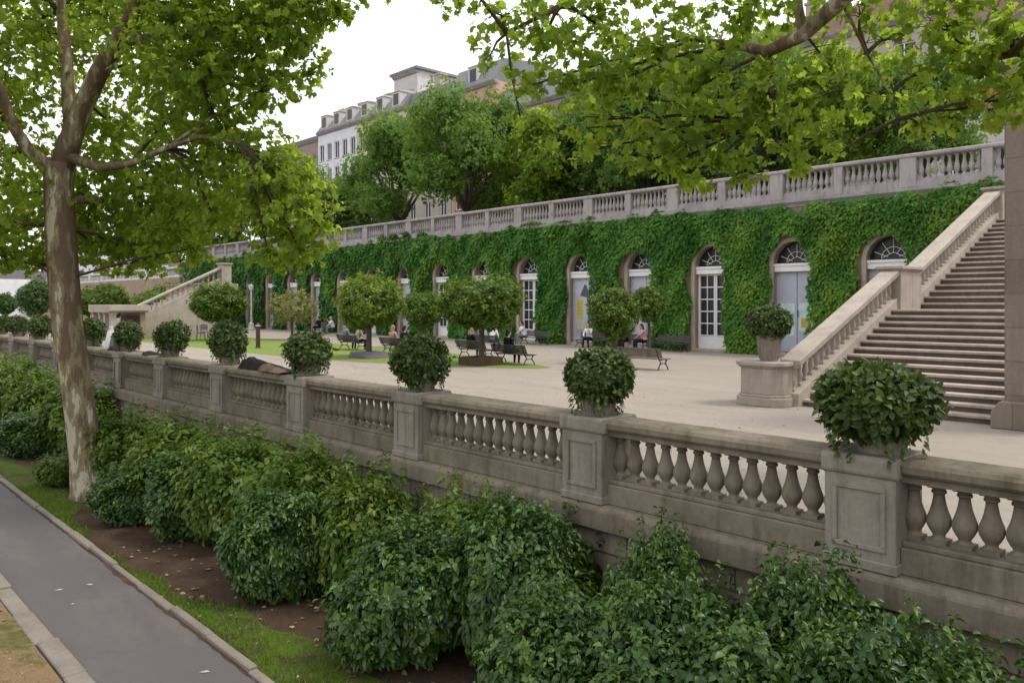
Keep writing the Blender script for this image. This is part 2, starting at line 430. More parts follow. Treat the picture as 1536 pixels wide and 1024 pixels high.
sheet('plaza', [(-230,6.2),(8,6.2),(8,28.9),(-230,28.9)], 0.0, gravel())
def lawn_shape():
    pts = [(-150,14.15),(-28.6,14.15),(-23.5,14.7),(-20.2,15.8),(-18.2,16.6),(-17.3,17.3),(-17.4,17.9),(-18.5,18.3),(-21.5,18.9),(-24.5,19.9),(-28.5,20.6),(-150,20.7)]
    return sheet('lawn', pts, .006, lawn())
lawn_shape()
ZT = 5.95
sheet('terrace', [(-230,28.9),(60,28.9),(60,300),(-230,300)], ZT, M['asphalt_street'])
b = MB(); b.box(-230,8,28.9,29.6,0,ZT-.01); o = b.build('terrace_bank', M['stone_wall']); o['kind']='structure'
b = MB(); b.box(8,60,6.2,29.6,-.2,ZT-.02); o = b.build('terrace_bank', M['stone_wall']); o['kind']='structure'

# ================================================================ RETAINING WALL + BALUSTRADE
BW, EX = -60.0, 4.6
rw = empty('retaining_wall', (0,5.97,ZL), 'stained stone block wall below the balustrade, half hidden by shrubs', 'wall')
b = MB(); b.box(BW,EX,5.80,6.24,ZL,-.145)
w = b.build('masonry', M['stone_wall'], rw, loc=(0,-5.97,-ZL))
b = MB(); b.prism([(5.70,-.14),(5.69,-.12),(5.69,.055),(5.725,.10),(6.28,.10),(6.28,-.14)], BW, EX, 'x')
b.build('ledge', M['stone_near'], rw, bevel=.012, loc=(0,-5.97,-ZL))

pier_px = [1308,895,630,462,342,254,191]
pier_x = [on_d(p,5.95).x for p in pier_px]
pier_x = [pier_x[0]+2.55]+pier_x
while pier_x[-1] > BW+3: pier_x.append(pier_x[-1]-2.72)
BAL = empty('balustrade', (0,5.97,.02), 'weathered stone balustrade in front of the plaza with bulbous balusters and planters on top', 'balustrade')
OFF = (0,-5.97,-.02)
prof = [(.060,0),(.060,.028),(.050,.034),(.038,.048),(.040,.062),(.056,.085),(.073,.118),(.079,.145),(.074,.175),(.058,.215),(.045,.26),(.037,.305),(.035,.33),(.047,.337),(.047,.352),(.038,.357),(.052,.372),(.054,.40)]
def bal_mesh(n=14, h=.40, r=1.0, mat='stone_near'):
    b = MB(); b.lathe([(a*r,z*h/.40) for a,z in prof], n)
    b.box(-.062*r,.062*r,-.062*r,.062*r,-.004,.03*h/.4); b.box(-.056*r,.056*r,-.056*r,.056*r,.372*h/.4,h+.002)
    me = b.mesh('baluster', M[mat])
    me.polygons.foreach_set('use_smooth', [len(p.vertices)==4 and abs(p.normal.z)<.85 and p.area < .004*r*r for p in me.polygons])
    return me
bm_near = bal_mesh(16, .418, 1.04)
pier_mesh = None
bal_pts = []
for i,(x0) in enumerate(pier_x):
    b = MB(); hw = .255
    b.box(x0-hw,x0+hw,5.725,6.22,.101,.78)
    b.box(x0-hw-.012,x0+hw+.012,5.71,6.235,.1005,.175)
    b.prism([(5.715,.765),(5.70,.79),(5.70,.89),(5.715,.915),(6.225,.915),(6.24,.89),(6.24,.79),(6.225,.765)], x0-hw-.018, x0+hw+.018,'x')
    p = b.build('pier', M['stone_post'], BAL, bevel=.008, loc=OFF)
    b = MB()
    for (u0,u1,z0,z1) in ((-.19,.19,.665,.70),(-.19,.19,.245,.28),(-.19,-.155,.2805,.6645),(.155,.19,.2805,.6645)):
        b.box(x0+u0,x0+u1,5.708,5.726,z0,z1)
    b.build('panel_frame', M['stone_post'], p, bevel=.004)
    if i+1 < len(pier_x):
        xa, xb = pier_x[i+1]+hw, x0-hw
        b = MB()
        b.prism([(5.82,.745),(5.82,.79),(5.79,.80),(5.775,.82),(5.775,.865),(5.80,.895),(5.84,.905),(6.10,.905),(6.14,.895),(6.165,.865),(6.165,.82),(6.12,.79),(6.12,.745)], xa+.001, xb-.001,'x')
        b.build('coping', M['stone_near'], BAL, loc=OFF)
        b = MB(); b.box(xa+.001,xb-.001,5.80,6.14,.101,.29); b.box(xa+.001,xb-.001,5.83,6.11,.29,.33)
        b.build('plinth', M['stone_near'], BAL, bevel=.008, loc=OFF)
        for xx in (xa+.035, xb-.035):
            bal_pts.append((xx,0.6))
        n = max(4,round((xb-xa-.07)/.168)); 
        for k in range(1,n): bal_pts.append((xa+.035+(xb-xa-.07)*k/n,1))
bal_pts.sort(key=lambda q: math.hypot(q[0],5.97))
rest = MB()
for j,(x,_) in enumerate(bal_pts):
    if j < 100: inst('baluster', bm_near, BAL, (x,0,.33-.02))
    else:
        rest.lathe([(a*1.04,z*1.045) for a,z in prof], 7, (x,0,.31))
o = rest.build('balusters', M['stone_near'], BAL); o['kind'] = 'stuff'

# ================================================================ ARCADE WALL
DW = 28.45
ax = [-(14.87+3.58*k) for k in range(-1,16)]
HW, ZS, ZLT = .84, 3.53, 3.22           # opening half width, spring line, underside of lintel
AW = empty('arcade_wall', (-30,DW,0), 'long stone terrace wall with a row of arched doorways under ivy', 'wall')
AO = (30,-DW,0)
b = MB()
xs0, xs1 = -76.0, 7.5
edges = sorted(ax)
cur = xs0; Y0 = DW
for c in edges:
    b.add([(cur,Y0,0),(c-HW,Y0,0),(c-HW,Y0,ZT-.3),(cur,Y0,ZT-.3)],[(0,1,2,3)])
    K = 14
    arc = [(c-HW*math.cos(math.pi*i/K), ZS+HW*math.sin(math.pi*i/K)) for i in range(K+1)]
    for i in range(K):
        (xa,za),(xb,zb) = arc[i],arc[i+1]
        b.add([(xa,Y0,za),(xb,Y0,zb),(xb,Y0,ZT-.3),(xa,Y0,ZT-.3)],[(0,1,2,3)])
        b.add([(xa,Y0,za),(xb,Y0,zb),(xb,Y0+.44,zb),(xa,Y0+.44,za)],[(0,1,2,3)])
    for s in (-HW,HW): b.add([(c+s,Y0,0),(c+s,Y0+.44,0),(c+s,Y0+.44,ZS),(c+s,Y0,ZS)],[(0,1,2,3)])
    cur = c+HW
b.add([(cur,Y0,0),(xs1,Y0,0),(xs1,Y0,ZT-.3),(cur,Y0,ZT-.3)],[(0,1,2,3)])
b.build('masonry', M['stone_arch'], AW, loc=AO)
b = MB(); b.prism([(DW+.4,ZT-.3),(DW-.03,ZT-.3),(DW-.05,ZT-.22),(DW-.14,ZT-.12),(DW-.15,ZT-.01),(DW+.4,ZT-.01)], xs0, xs1,'x')
b.build('cornice', M['stone_up'], AW, loc=AO)
b = MB(); b.box(xs0,xs1,DW-.07,DW+.01,.0,.16)
# shared door-bay pieces
def surround_mesh():
    b = MB(); K = 16
    for s in (-1,1):
        x0,x1 = sorted((s*HW*.985, s*(HW+.14))); b.box(x0,x1,-.05,.05,0,ZS)
    for i in range(K):
        a0,a1 = math.pi*i/K, math.pi*(i+1)/K
        def q(a,r,y): return (-r*math.cos(a), y, ZS+.001+r*math.sin(a))
        r0,r1 = HW*.985, HW+.14
        b.hexa([q(a0,r0,-.05),q(a1,r0,-.05),q(a1,r1,-.05),q(a0,r1,-.05)],[q(a0,r0,.05),q(a1,r0,.05),q(a1,r1,.05),q(a0,r1,.05)])
    return b.mesh('surround', M['stone_jamb'])
me_sur = surround_mesh()
b = MB(); b.box(-HW+.002,HW-.002,.10,.36,ZLT,ZS-.10); b.box(-HW+.001,HW-.001,.06,.36,ZS-.10,ZS+.0); me_lin = b.mesh('lintel', M['white_paint'], bevel=.008)
def fan_glass():
    b = MB(); K = 14
    pts = [(-HW*math.cos(math.pi*i/K), .34, ZS+HW*math.sin(math.pi*i/K)) for i in range(K+1)]
    b.add(pts,[tuple(range(K+1))]); return b.mesh('fanlight', M['dark_glass'])
me_fan = fan_glass()
def fan_bars():
    b = MB(); r = .013
    for a in (22,56,90,124,158):
        a = math.radians(a); b.tube([(.20*math.cos(a),.29,ZS+.03+.20*math.sin(a)),(.70*math.cos(a),.29,ZS+.03+.70*math.sin(a))], r, 5)
    pts = [(.42*math.cos(math.radians(a)),.285,ZS+.03+.42*math.sin(math.radians(a))) for a in range(10,171,16)]
    b.tube(pts, r, 5)
    for s in (-1,1): b.tube([(s*.42,.288,ZS+.06),(0,.288,ZS+.26)], r, 5)
    return b.mesh('spokes', M['white_paint'])
me_spk = fan_bars()
def leaf_closed(mat):
    b = MB()
    for s in (-1,1):
        x0,x1 = sorted((s*.012, s*(HW-.05)))
        b.box(x0,x1,.30,.345,.14,ZLT-.002)
    b.box(-HW+.002,-HW+.05,.27,.36,.12,ZLT-.001); b.box(HW-.05,HW-.002,.27,.36,.12,ZLT-.001)
    return b.mesh('door', mat, bevel=.006)
me_grey, me_lav = leaf_closed(M['grey_door']), leaf_closed(M['lav_panel'])
b = MB(); b.box(-HW+.002,HW-.002,.05,.4,0,.12); me_step = b.mesh('doorstep', M['stone_jamb'], bevel=.01)
def french():
    b = MB(); zt = ZLT-.002
    b.box(-HW+.002,HW-.002,.28,.35,.121,.62)
    for s in (-1,1):
        xa,xb = (-HW+.06,-.03) if s<0 else (.03,HW-.06)
        for x in (xa,xb): b.box(x-.045,x+.045,.27,.34,.62,zt)
        for z in np.linspace(.66,zt-.04,6): b.box(xa+.046,xb-.046,.285,.325,z-.022,z+.022)
        xm = (xa+xb)/2
        zz = np.linspace(.66,zt-.04,6)
        for i in range(5): b.box(xm-.016,xm+.016,.29,.32,zz[i]+.023,zz[i+1]-.023)
    return b.mesh('french_door', M['white_paint'])
me_fr = french()
b = MB(); b.add([(-HW,.335,.6),(HW,.335,.6),(HW,.335,ZLT),(-HW,.335,ZLT)],[(0,1,2,3)]); me_frg = b.mesh('glass', M['dark_glass'])
b = MB(); b.tube([(.06,.28,1.5),(.06,.25,1.52),(.06,.25,1.72),(.06,.28,1.74)], .014, 5); me_hd = b.mesh('handle', M['iron'])

def poster_mat(name, kind):
    t = NT(name); v = t.obj()
    sx = t.n('ShaderNodeSeparateXYZ'); t.l(v, sx.inputs[0])
    a = t.noise(v, 3.1, 4, .6); c2 = t.noise(v, 7.0, 3, .6)
    if kind == 0:      # pale paper with cyan and yellow patches
        col = t.mix(t.ramp(a,[(.46,0.0),(.56,1.0)]), (.56,.60,.66), (.34,.58,.56))
        col = t.mix(t.ramp(c2,[(.58,0.0),(.64,1.0)]), col, (.62,.60,.34))
    else:              # grey-violet sheet, green land, dusk colours
        col = t.ramp(sx.outputs[2], [(.0,(.36,.34,.38)),(.25,(.30,.26,.25)),(.42,(.42,.40,.30)),(.55,(.36,.40,.30)),(.8,(.40,.42,.50)),(1,(.44,.46,.54))])
        col = t.mix(t.ramp(a,[(.5,0.0),(.65,.6)]), col, (.5,.54,.42))
    return t.pbr(col, .6, None, .3)
M['poster_a'], M['poster_b'] = poster_mat('pale_poster_print',0), poster_mat('landscape_poster_print',1)
M['yellow'] = plain('yellow_print', (.55,.42,.03), .6, .3, 0, .1)
M['purple_print'] = plain('dark_violet_print', (.10,.085,.13), .6, .3, 0, .2)
M['grey_print'] = plain('grey_print', (.25,.27,.33), .6, .3, 0, .2)

kinds = {-1:'grey',0:'grey',1:'french',2:'lav',3:'lav',4:'french',5:'lav',6:'french',7:'lav',8:'french',9:'lav',10:'lav',11:'lav',12:'lav',13:'lav',14:'lav',15:'lav'}
for i,c in enumerate(ax):
    k = i-1
    base = inst('doorway', me_sur, AW, (c+30,0,0))
    base['label'] = {-1:'arched doorway behind the stair parapet',0:'arched doorway with closed grey double doors',1:'arched doorway with white glazed doors'}.get(k,'')
    if not base['label']: del base['label']
    inst('lintel', me_lin, base); inst('fanlight', me_fan, base); inst('spokes', me_spk, base); inst('doorstep', me_step, base)
    if kinds[k] == 'french':
        inst('french_door', me_fr, base); inst('glass', me_frg, base)
    else:
        inst('door', me_grey if kinds[k]=='grey' else me_lav, base)
        inst('handle', me_hd, base)
def poster(name, x, z0, z1, w, mat, label):
    b = MB(); b.box(-w/2,w/2,-.006,0,0,z1-z0)
    o = b.build(name, mat, None, loc=(x,DW+.296,z0)); return tag(o, label, 'poster')
c0 = ax[1]
poster('poster', c0-.37, .75, 2.0, .56, M['poster_a'], 'pale blue printed sheet on the closed grey doors, without a yellow panel')
p = poster('poster', c0+.36, .95, 2.02, .56, M['poster_a'], 'pale printed sheet with a yellow panel on the closed grey doors')
b = MB(); b.box(-.2,.1,-.012,-.0065,.12,.5); b.build('yellow_panel', M['yellow'], p)
b = MB()
for i in range(4): b.box(-.16,.04+.02*(i%2),-.017,-.0125,.17+.075*i,.2+.075*i)
b.build('text_lines', M['grey_print'], p)
c3 = ax[4]
p = poster('poster', c3+.02, .42, 3.1, 1.44, M['poster_b'], 'tall landscape poster with dark peak and yellow lettering filling an arched doorway')
b = MB(); b.box(-.62,-.24,-.012,-.0065,.85,1.75); b.build('yellow_panel', M['yellow'], p)
b = MB()
for i in range(4): b.box(-.53,-.50,-.017,-.0125,1.05+.16*i,1.14+.16*i); b.box(-.499,-.36,-.017,-.0125,1.05+.16*i,1.08+.16*i); b.box(-.359,-.33,-.017,-.0125,1.05+.16*i,1.14+.16*i)
b.build('lettering', M['grey_print'], p)
b = MB(); b.add([(-.42,-.008,1.95),(.22,-.008,1.82),(.10,-.008,2.2),(-.02,-.008,2.45),(-.13,-.008,2.5),(-.3,-.008,2.2)],[(0,1,2,3,4,5)]); b.build('peak_print', M['purple_print'], p)

# ---- ivy over the wall
def ivy():
    n = 175000
    x = rng.uniform(-75,-7.2,n); z = rng.uniform(0.0,6.35,n)
    f1, f2, f3 = SN(1.1), SN(3.2), SN(.55)
    v3 = np.stack([x,np.zeros(n),z],1)
    top = 5.80+.30*np.clip((-x-14)/14,0,1)+.30*f1(np.stack([x,0*x,0*x],1))+.24*f2(np.stack([x*1.3,0*x,0*x],1))-.05
    keep = z < top
    edge = .15*f2(v3)+.12*f1(v3*2.1)
    for c in ax:
        dx = x-c
        inside = (np.abs(dx+.15) < HW+.02+edge) & (z < ZS)
        inside |= (np.hypot(dx+.15, z-ZS) < HW+.04+edge) & (z >= ZS)
        keep &= ~inside
    dens = np.clip(1.15-(-x-8)/75,.35,1)
    keep &= rng.random(n) < dens
    x, z, v3 = x[keep], z[keep], v3[keep]; n = len(x)
    th = .16+.20*np.clip(f1(v3*1.3)+.3,0,1.4)+.13*f2(v3)+.10*np.clip(f3(v3),-1,1)
    th *= np.clip((6.4-z)/1.0,.35,1)
    th = np.maximum(th,.06)
    dd = th*(1-.75*rng.random(n)**2.2)
    P = np.stack([x, DW-dd, z],1)
    T = np.stack([rng.normal(size=n)*.55, -.35-.35*rng.random(n), -.75+rng.normal(size=n)*.35],1)
    N = np.stack([rng.normal(size=n)*.35, -1+0*x, .55+rng.normal(size=n)*.35],1)
    # clumps share a shade of green
    r = .42+.26*f1(v3*2.3)+.2*f2(v3)+.22*f3(v3*1.1)+rng.normal(size=n)*.17
    S = rng.uniform(.10,.185,n)*np.clip(.8+(-x)/60,.9,1.6)
    me = leaf_mesh('foliage', T_RHOMB, P-np.array((-30,DW,0)), T, N, S*1.15, M['leaf_ivy'], r)
    root = empty('climbing_ivy', (-30,DW,0), 'dense green ivy covering the terrace wall around the arched doorways', 'ivy')
    inst('foliage', me, root)
    b = MB()
    for k in range(26):
        x0 = -8.5-1.79*k*1.2+rng.uniform(-.3,.3); 
        if min(abs(x0-c) for c in ax) < 1.2: continue
        pts = [(x0+.12*math.sin(j*1.3+k),DW-.05,j*.55) for j in range(10)]
        b.tube([(p[0]+30,p[1]-DW,p[2]) for p in pts], [.035-.0025*j for j in range(10)], 5)
    b.tube([(x0+30,-.05,5.0+.1*math.sin(x0)) for x0 in np.arange(-64,-7.5,1.0)], .02, 5)
    b.build('stem', M['twig'], root)
ivy()

# ================================================================ UPPER TERRACE RAIL
UR = empty('balustrade', (-30,DW+.1,ZT), 'pale grey balustrade along the upper terrace above the ivy wall', 'balustrade')
UO = (30,-DW-.1,-ZT)
bm_up = bal_mesh(10, .735, 1.25, 'stone_up')
x = -1.0; pts = []; wide = 0
posts = []
while x > -76: posts.append(x); x -= 2.42
for i,px_ in enumerate(posts):
    hw = .27 if i%2==0 else .16
    b = MB(); b.box(px_-hw,px_+hw,DW-.10,DW+.30,ZT,ZT+1.0); b.build('post', M['stone_up'], UR, bevel=.01, loc=UO)
    if i+1 < len(posts):
        hw2 = .27 if (i+1)%2==0 else .16
        xa, xb = posts[i+1]+hw2, px_-hw
        b = MB(); b.box(xa+.001,xb-.001,DW-.07,DW+.27,ZT,ZT+.16); b.box(xa+.001,xb-.001,DW-.04,DW+.24,ZT+.16,ZT+.25); b.build('plinth', M['stone_up'], UR, loc=UO)
        n = 9
        for k in range(n): pts.append(xa+(xb-xa)*(k+.5)/n)
b = MB(); b.prism([(DW-.08,ZT+.985),(DW-.13,ZT+1.03),(DW-.13,ZT+1.10),(DW-.10,ZT+1.14),(DW+.30,ZT+1.14),(DW+.33,ZT+1.10),(DW+.33,ZT+1.03),(DW+.28,ZT+.985)], posts[-1]-.3, posts[0]+.3, 'x')
b.build('coping', M['stone_up'], UR, loc=UO)
pts = [p for p in pts if p < -5]; pts.sort(key=lambda q: -q)
rest = MB()
for j,xx in enumerate(pts):
    if j < 100: inst('baluster', bm_up, UR, (xx+30,0,.25))
    else: rest.lathe([(a*1.25,z*1.83) for a,z in prof[::2]+[prof[-1]]], 6, (xx+30,0,.25))
o = rest.build('balusters', M['stone_up'], UR); o['kind'] = 'stuff'

# ================================================================ STAIRS
def stair(name, xl, xr, label, y0, nsteps1, rise1, run1, land, nsteps2, rise2, run2, mirror=False, z0=0.0):
    R = empty(name, (xl,y0,z0), label, 'staircase')
    b0 = (-xl,-y0,-z0)
    y, z = y0, z0; 
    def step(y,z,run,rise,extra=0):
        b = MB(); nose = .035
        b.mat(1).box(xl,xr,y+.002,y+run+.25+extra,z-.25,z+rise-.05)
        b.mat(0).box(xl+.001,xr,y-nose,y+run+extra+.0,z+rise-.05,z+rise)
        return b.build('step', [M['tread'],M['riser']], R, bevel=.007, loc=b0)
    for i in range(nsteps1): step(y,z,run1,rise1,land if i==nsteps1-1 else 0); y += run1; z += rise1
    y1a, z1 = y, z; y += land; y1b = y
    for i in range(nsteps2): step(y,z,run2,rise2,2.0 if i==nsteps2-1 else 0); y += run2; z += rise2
    return R, b0, (y1a,y1b,z1), (y,z)
XS = -7.62
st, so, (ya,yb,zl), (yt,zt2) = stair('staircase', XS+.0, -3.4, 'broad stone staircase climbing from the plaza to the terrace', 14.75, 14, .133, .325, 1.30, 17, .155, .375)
def parapet(R, off, ya, za, yb, zb, x0, ext=0.0, mat='stone_pale', nb=14, side=1):
    """sloping stone parapet: stringer, vase balusters, coping"""
    s = (zb-za)/(yb-ya); hw = .20
    def band(lo, hi, w, name, bev=.01):
        b = MB(); b.hexa([(x0-w,ya,za+lo),(x0+w,ya,za+lo),(x0+w,yb,zb+lo),(x0-w,yb,zb+lo)],[(x0-w,ya,za+hi),(x0+w,ya,za+hi),(x0+w,yb,zb+hi),(x0-w,yb,zb+hi)])
        return b.build(name, M[mat], R, bevel=bev, loc=off)
    band(-.55,.22,.17,'stringer'); band(.70,.755,.17,'coping'); band(.756,.87,.215,'coping')
    h = .48
    b = MB(); b.lathe([(.05,0),(.05,.03),(.036,.06),(.058,.15),(.062,.20),(.04,.30),(.034,.38),(.048,.41),(.05,h)], 9)
    b.box(-.055,.055,-.055,.055,-.05,.02); b.box(-.055,.055,-.055,.055,h-.03,h+.04)
    me = b.mesh('baluster', M[mat])
    for k in range(nb):
        yy = ya+(yb-ya)*(k+.5)/nb; zz = za+s*(yy-ya)+.22
        inst('baluster', me, R, (x0+off[0], yy+off[1], zz+off[2]))
parapet(st, so, 14.55, .0+.03, ya+.08, zl+.06, XS-.05, nb=20)
parapet(st, so, yb-.08, zl+.06, yt-.1, zt2+.0, XS-.05, nb=26)
# wall face of the stair on the arcade side
b = MB(); b.hexa([(XS-.20,14.6,0),(XS+.02,14.6,0),(XS+.02,DW,0),(XS-.20,DW,0)],[(XS-.20,14.6,.02),(XS+.02,14.6,.02),(XS+.02,DW,4.2),(XS-.20,DW,4.2)])
b.build('flank_wall', M['stone_pale'], st, loc=so)
def pedestal(R, off, x, y, hx, hy, z0, z1, mat='stone_pale', oct_=False):
    b = MB()
    def ring(g, za, zb):
        if oct_:
            cx, cy = hx*.38, hy*.38
            X,Y = hx+g, hy+g
            pr = [(x-X+cx,y-Y),(x+X-cx,y-Y),(x+X,y-Y+cy),(x+X,y+Y-cy),(x+X-cx,y+Y),(x-X+cx,y+Y),(x-X,y+Y-cy),(x-X,y-Y+cy)]
            b.prism(pr, za, zb, 'z')
        else: b.box(x-hx-g,x+hx+g,y-hy-g,y+hy+g,za,zb)
    H_ = z1-z0
    ring(.06,z0,z0+.20*min(1,H_)); ring(.03,z0+.20*min(1,H_),z0+.26*min(1,H_)); ring(0,z0+.26*min(1,H_),z1-.12); ring(.03,z1-.12,z1-.08); ring(.07,z1-.08,z1)
    return b.build('pedestal', M[mat], R, bevel=.012, loc=off)
pedestal(st, so, -8.12, 14.55, .46, .46, 0, .86, oct_=True)
pedestal(st, so, XS-.05, (ya+yb)/2, .24, .62, zl-.3, zl+1.02)
pedestal(st, so, XS-.05, yt+.30, .26, .38, zt2-.3, zt2+1.0)
# tall pier at the foot of the stairs
PR = empty('stone_pier', (-3.35,15.1,0), 'tall square stone pier standing at the foot of the broad staircase', 'pier')
b = MB(); b.box(-.62,.62,-.62,.62,.42,7.4); b.build('shaft', M['stone_pier'], PR, bevel=.015)
b = MB(); b.prism([(-.78,0),(.78,0),(.78,.26),(.66,.44),(-.66,.44),(-.78,.26)], -.76, .76, 'y'); b.build('base', M['stone_pier'], PR, bevel=.015)
b = MB(); b.box(-.74,.74,-.74,.74,7.402,7.6); b.build('cap', M['stone_pier'], PR, bevel=.02)

# far stair at the other end of the plaza
XF = -47.6
fs = empty('staircase', (XF,15.5,0), 'distant stone staircase with a pale sloping parapet at the far end of the plaza', 'staircase')
fo = (-XF,-15.5,0)
b = MB(); b.prism([(15.3,0),(20.5,0),(20.5,3.25),(20.1,3.25),(15.3,1.0)], XF-.25, XF+.15, 'x'); b.build('flank_wall', M['stone_pale'], fs, loc=fo)
parapet(fs, fo, 15.3, 1.05, 20.1, 3.35, XF-.05, nb=16)
for i in range(14):
    b = MB(); b.box(XF-5.2,XF-.251,15.5+.4*i,15.5+.4*i+.6,max(0,.9+.165*i-.4),.9+.165*i+.165); b.build('step', M['tread'], fs, bevel=.01, loc=fo)
pedestal(fs, fo, XF-.05, 20.35, .32, .3, 3.0, 4.45)
b = MB(); b.box(XF-14,XF-4.9,21.8,22.2,0,3.3); b.box(XF-14,XF-4.9,21.7,22.3,3.3,3.42); b.build('back_wall', M['stone_arch'], fs, loc=fo)
pv = empty('stone_pavilion', (XF+.2,14.2,0), 'small stone pavilion with flat pale roof slab and square columns at the far stair', 'pavilion')
b = MB(); b.prism([(-1.9,1.50),(1.6,1.50),(1.75,1.60),(1.75,1.92),(-2.05,1.92),(-2.05,1.60)], -1.0, 1.05, 'y'); b.build('roof', M['stone_pale'], pv, bevel=.02)
for xx in (-1.75,-.55,.35,1.4):
    b = MB(); b.box(xx-.14,xx+.14,-.85,-.57,.12,1.40); b.box(xx-.18,xx+.18,-.89,-.53,0,.119); b.box(xx-.18,xx+.18,-.89,-.53,1.401,1.499); b.build('column', M['stone_pale'], pv, bevel=.01)
b = MB(); b.box(-1.8,1.45,.7,.95,0,1.499); b.build('wall', M['stone_arch'], pv)
b = MB(); b.box(-1.75,1.3,.62,.69,.1,1.3); b.build('shutter', M['box_wood'], pv)
# low rail beyond it
fr = empty('balustrade', (-90,28.6,4.5), 'distant white parapet with posts beyond the far staircase', 'balustrade')
for i in range(10):
    b = MB(); b.box(-36+5*i-.3,-36+5*i+.3,-.2,.2,0,1.25); b.build('post', M['stone_white'], fr)
b = MB(); b.box(-36,13,-.14,.14,.0,.24); b.box(-36,13,-.16,.16,.85,1.05); b.build('rail', M['stone_white'], fr)
b = MB()
for i in range(97): b.lathe([(.07,.24),(.11,.45),(.06,.7),(.07,.85)],5,(-35.7+.5*i,0,0))
o = b.build('balusters', M['stone_white'], fr); o['kind']='stuff'
fw = MB(); fw.box(-128,-76.5,28.3,28.95,0,4.5); fwo = fw.build('terrace_wall', M['stone_arch']); tag(fwo,'plain brown stone wall beyond the far staircase below a white parapet','wall')

# ================================================================ POTTED SHRUBS ON THE BALUSTRADE
def pot_mesh(sc=1.0):
    b = MB()
    b.lathe([(.13,0),(.15,.0),(.155,.03),(.175,.16),(.20,.29),(.225,.30),(.23,.345),(.20,.35),(.19,.31)], 18)
    for k in range(18):          # fluting on the pot
        a = 2*math.pi*k/18
        b.tube([(.157*math.cos(a),.157*math.sin(a),.035),(.178*math.cos(a),.178*math.sin(a),.16),(.201*math.cos(a),.201*math.sin(a),.285)], .011, 5)
    return b.mesh('pot', M['pot'], smooth=False)
me_pot = pot_mesh()
b = MB(); b.lathe([(.02,.30),(.19,.31),(.17,.335),(.02,.345)], 12); me_pots = b.mesh('soil', M['soil_pot'])
def pot_stems(h):
    b = MB()
    for k in range(7):
        a = 2*math.pi*k/7+.3; b.tube([(.05*math.cos(a),.05*math.sin(a),.32),(.11*math.cos(a),.11*math.sin(a),.32+h*.3),(.2*math.cos(a+.3),.2*math.sin(a+.3),.32+h*.7)], [.012,.009,.004], 5)
    return b.mesh('stem', M['twig'])
me_stm = pot_stems(.34)
def pot_foliage(seed, rx, rz, zc, n, size, hang=True, bump=.13):
    global rng
    rng = np.random.default_rng(seed)
    C, A = shell(n, (0,0,zc), (rx,rx,rz), bump, 2.4, .45, -.95)
    A = A+np.array((0,0,.30))+rng.normal(size=A.shape)*.3
    P,T,N,S,R = sprig(C, A, 6, size, droop=.12)
    if hang:
        k = 26; a = rng.uniform(0,6.28,k); r = rx*rng.uniform(.72,.98,k)
        for i in range(k):
            L = rng.uniform(.10,.30); m = int(L/.022)
            zz = zc-rz*.45-np.linspace(0,L,m); rr = r[i]*(1-.15*np.linspace(0,1,m)**2)
            c = np.stack([rr*math.cos(a[i]),rr*math.sin(a[i]),zz],1)
            o = np.tile((math.cos(a[i]),math.sin(a[i]),-1.0),(m,1))
            P=np.vstack([P,c]); T=np.vstack([T,o+rng.normal(size=(m,3))*.6]); N=np.vstack([N,np.tile((math.cos(a[i]),math.sin(a[i]),.4),(m,1))+rng.normal(size=(m,3))*.3])
            S=np.concatenate([S,size*rng.uniform(.6,1,m)]); R=np.concatenate([R,rng.random(m)])
    return leaf_mesh('foliage', T_OVAL if n > 700 else T_RHOMB, P, T, N, S, M['leaf_pot'], R)
pf_wide = pot_foliage(11, .385, .25, .36, 1250, .075)
pf_a = pot_foliage(12, .315, .27, .36, 950, .062)
pf_b = pot_foliage(13, .325, .275, .37, 800, .066, bump=.2)
pf_c = pot_foliage(14, .315, .30, .40, 560, .072, bump=.16)
pf_d = pot_foliage(17, .305, .31, .41, 560, .072, bump=.15)
pf_e = pot_foliage(18, .31, .29, .39, 560, .072, bump=.18)
pot_labels = ['widest potted shrub on the balustrade, bushy and hiding its fluted stone pot',
 'potted shrub trailing leaves over its fluted pot, second pier from the widest shrub',
 'round potted shrub with hanging leaves, third balustrade pier from the widest shrub',
 'dark potted shrub beside the dark cloth on the coping, fourth pier from the widest shrub',
 'round potted shrub on the fifth pier from the widest shrub',
 'round dark potted shrub on the sixth pier from the widest shrub',
 'squat potted shrub next to the white and grey cloth on the coping',
 'small potted shrub just beside the plane tree trunk on its open side',
 'small potted shrub behind the plane tree trunk on the balustrade',
 'distant potted shrub on the balustrade, first one past the plane tree trunk',
 'distant potted shrub on the balustrade, second one past the plane tree trunk',
 'distant potted shrub on the balustrade, third one past the plane tree trunk',
 'farthest potted shrub on the balustrade, at its far end']
pl_x = pier_x[1:14]
for i,x0 in enumerate(pl_x):
    r = empty('potted_shrub', (x0+(.05 if i==0 else 0),5.97,.915), pot_labels[i], 'planter', 'potted shrubs on the balustrade', rng.uniform(0,6))
    inst('pot', me_pot, r); inst('soil', me_pots, r); inst('stem', me_stm, r)
    f = [pf_wide,pf_a,pf_b][i] if i < 3 else [pf_c,pf_d,pf_e][i%3]
    inst('foliage', f, r, sc=(1,1,1) if i<3 else (1.0+.07*math.sin(i*2.3),1.0+.07*math.sin(i*3.1),1.0+.08*math.sin(i*1.7)))
r = empty('potted_shrub', (-8.12,14.55,.86), 'potted shrub with bare fluted pot on the stair pedestal', 'planter', None, .4)
inst('pot', me_pot, r, sc=(1.15,1.15,1.5)); inst('soil', me_pots, r, sc=(1.15,1.15,1.5)); inst('stem', me_stm, r, (0,0,.15))
inst('foliage', pot_foliage(15, .42, .31, .76, 900, .08, hang=False, bump=.07), r)

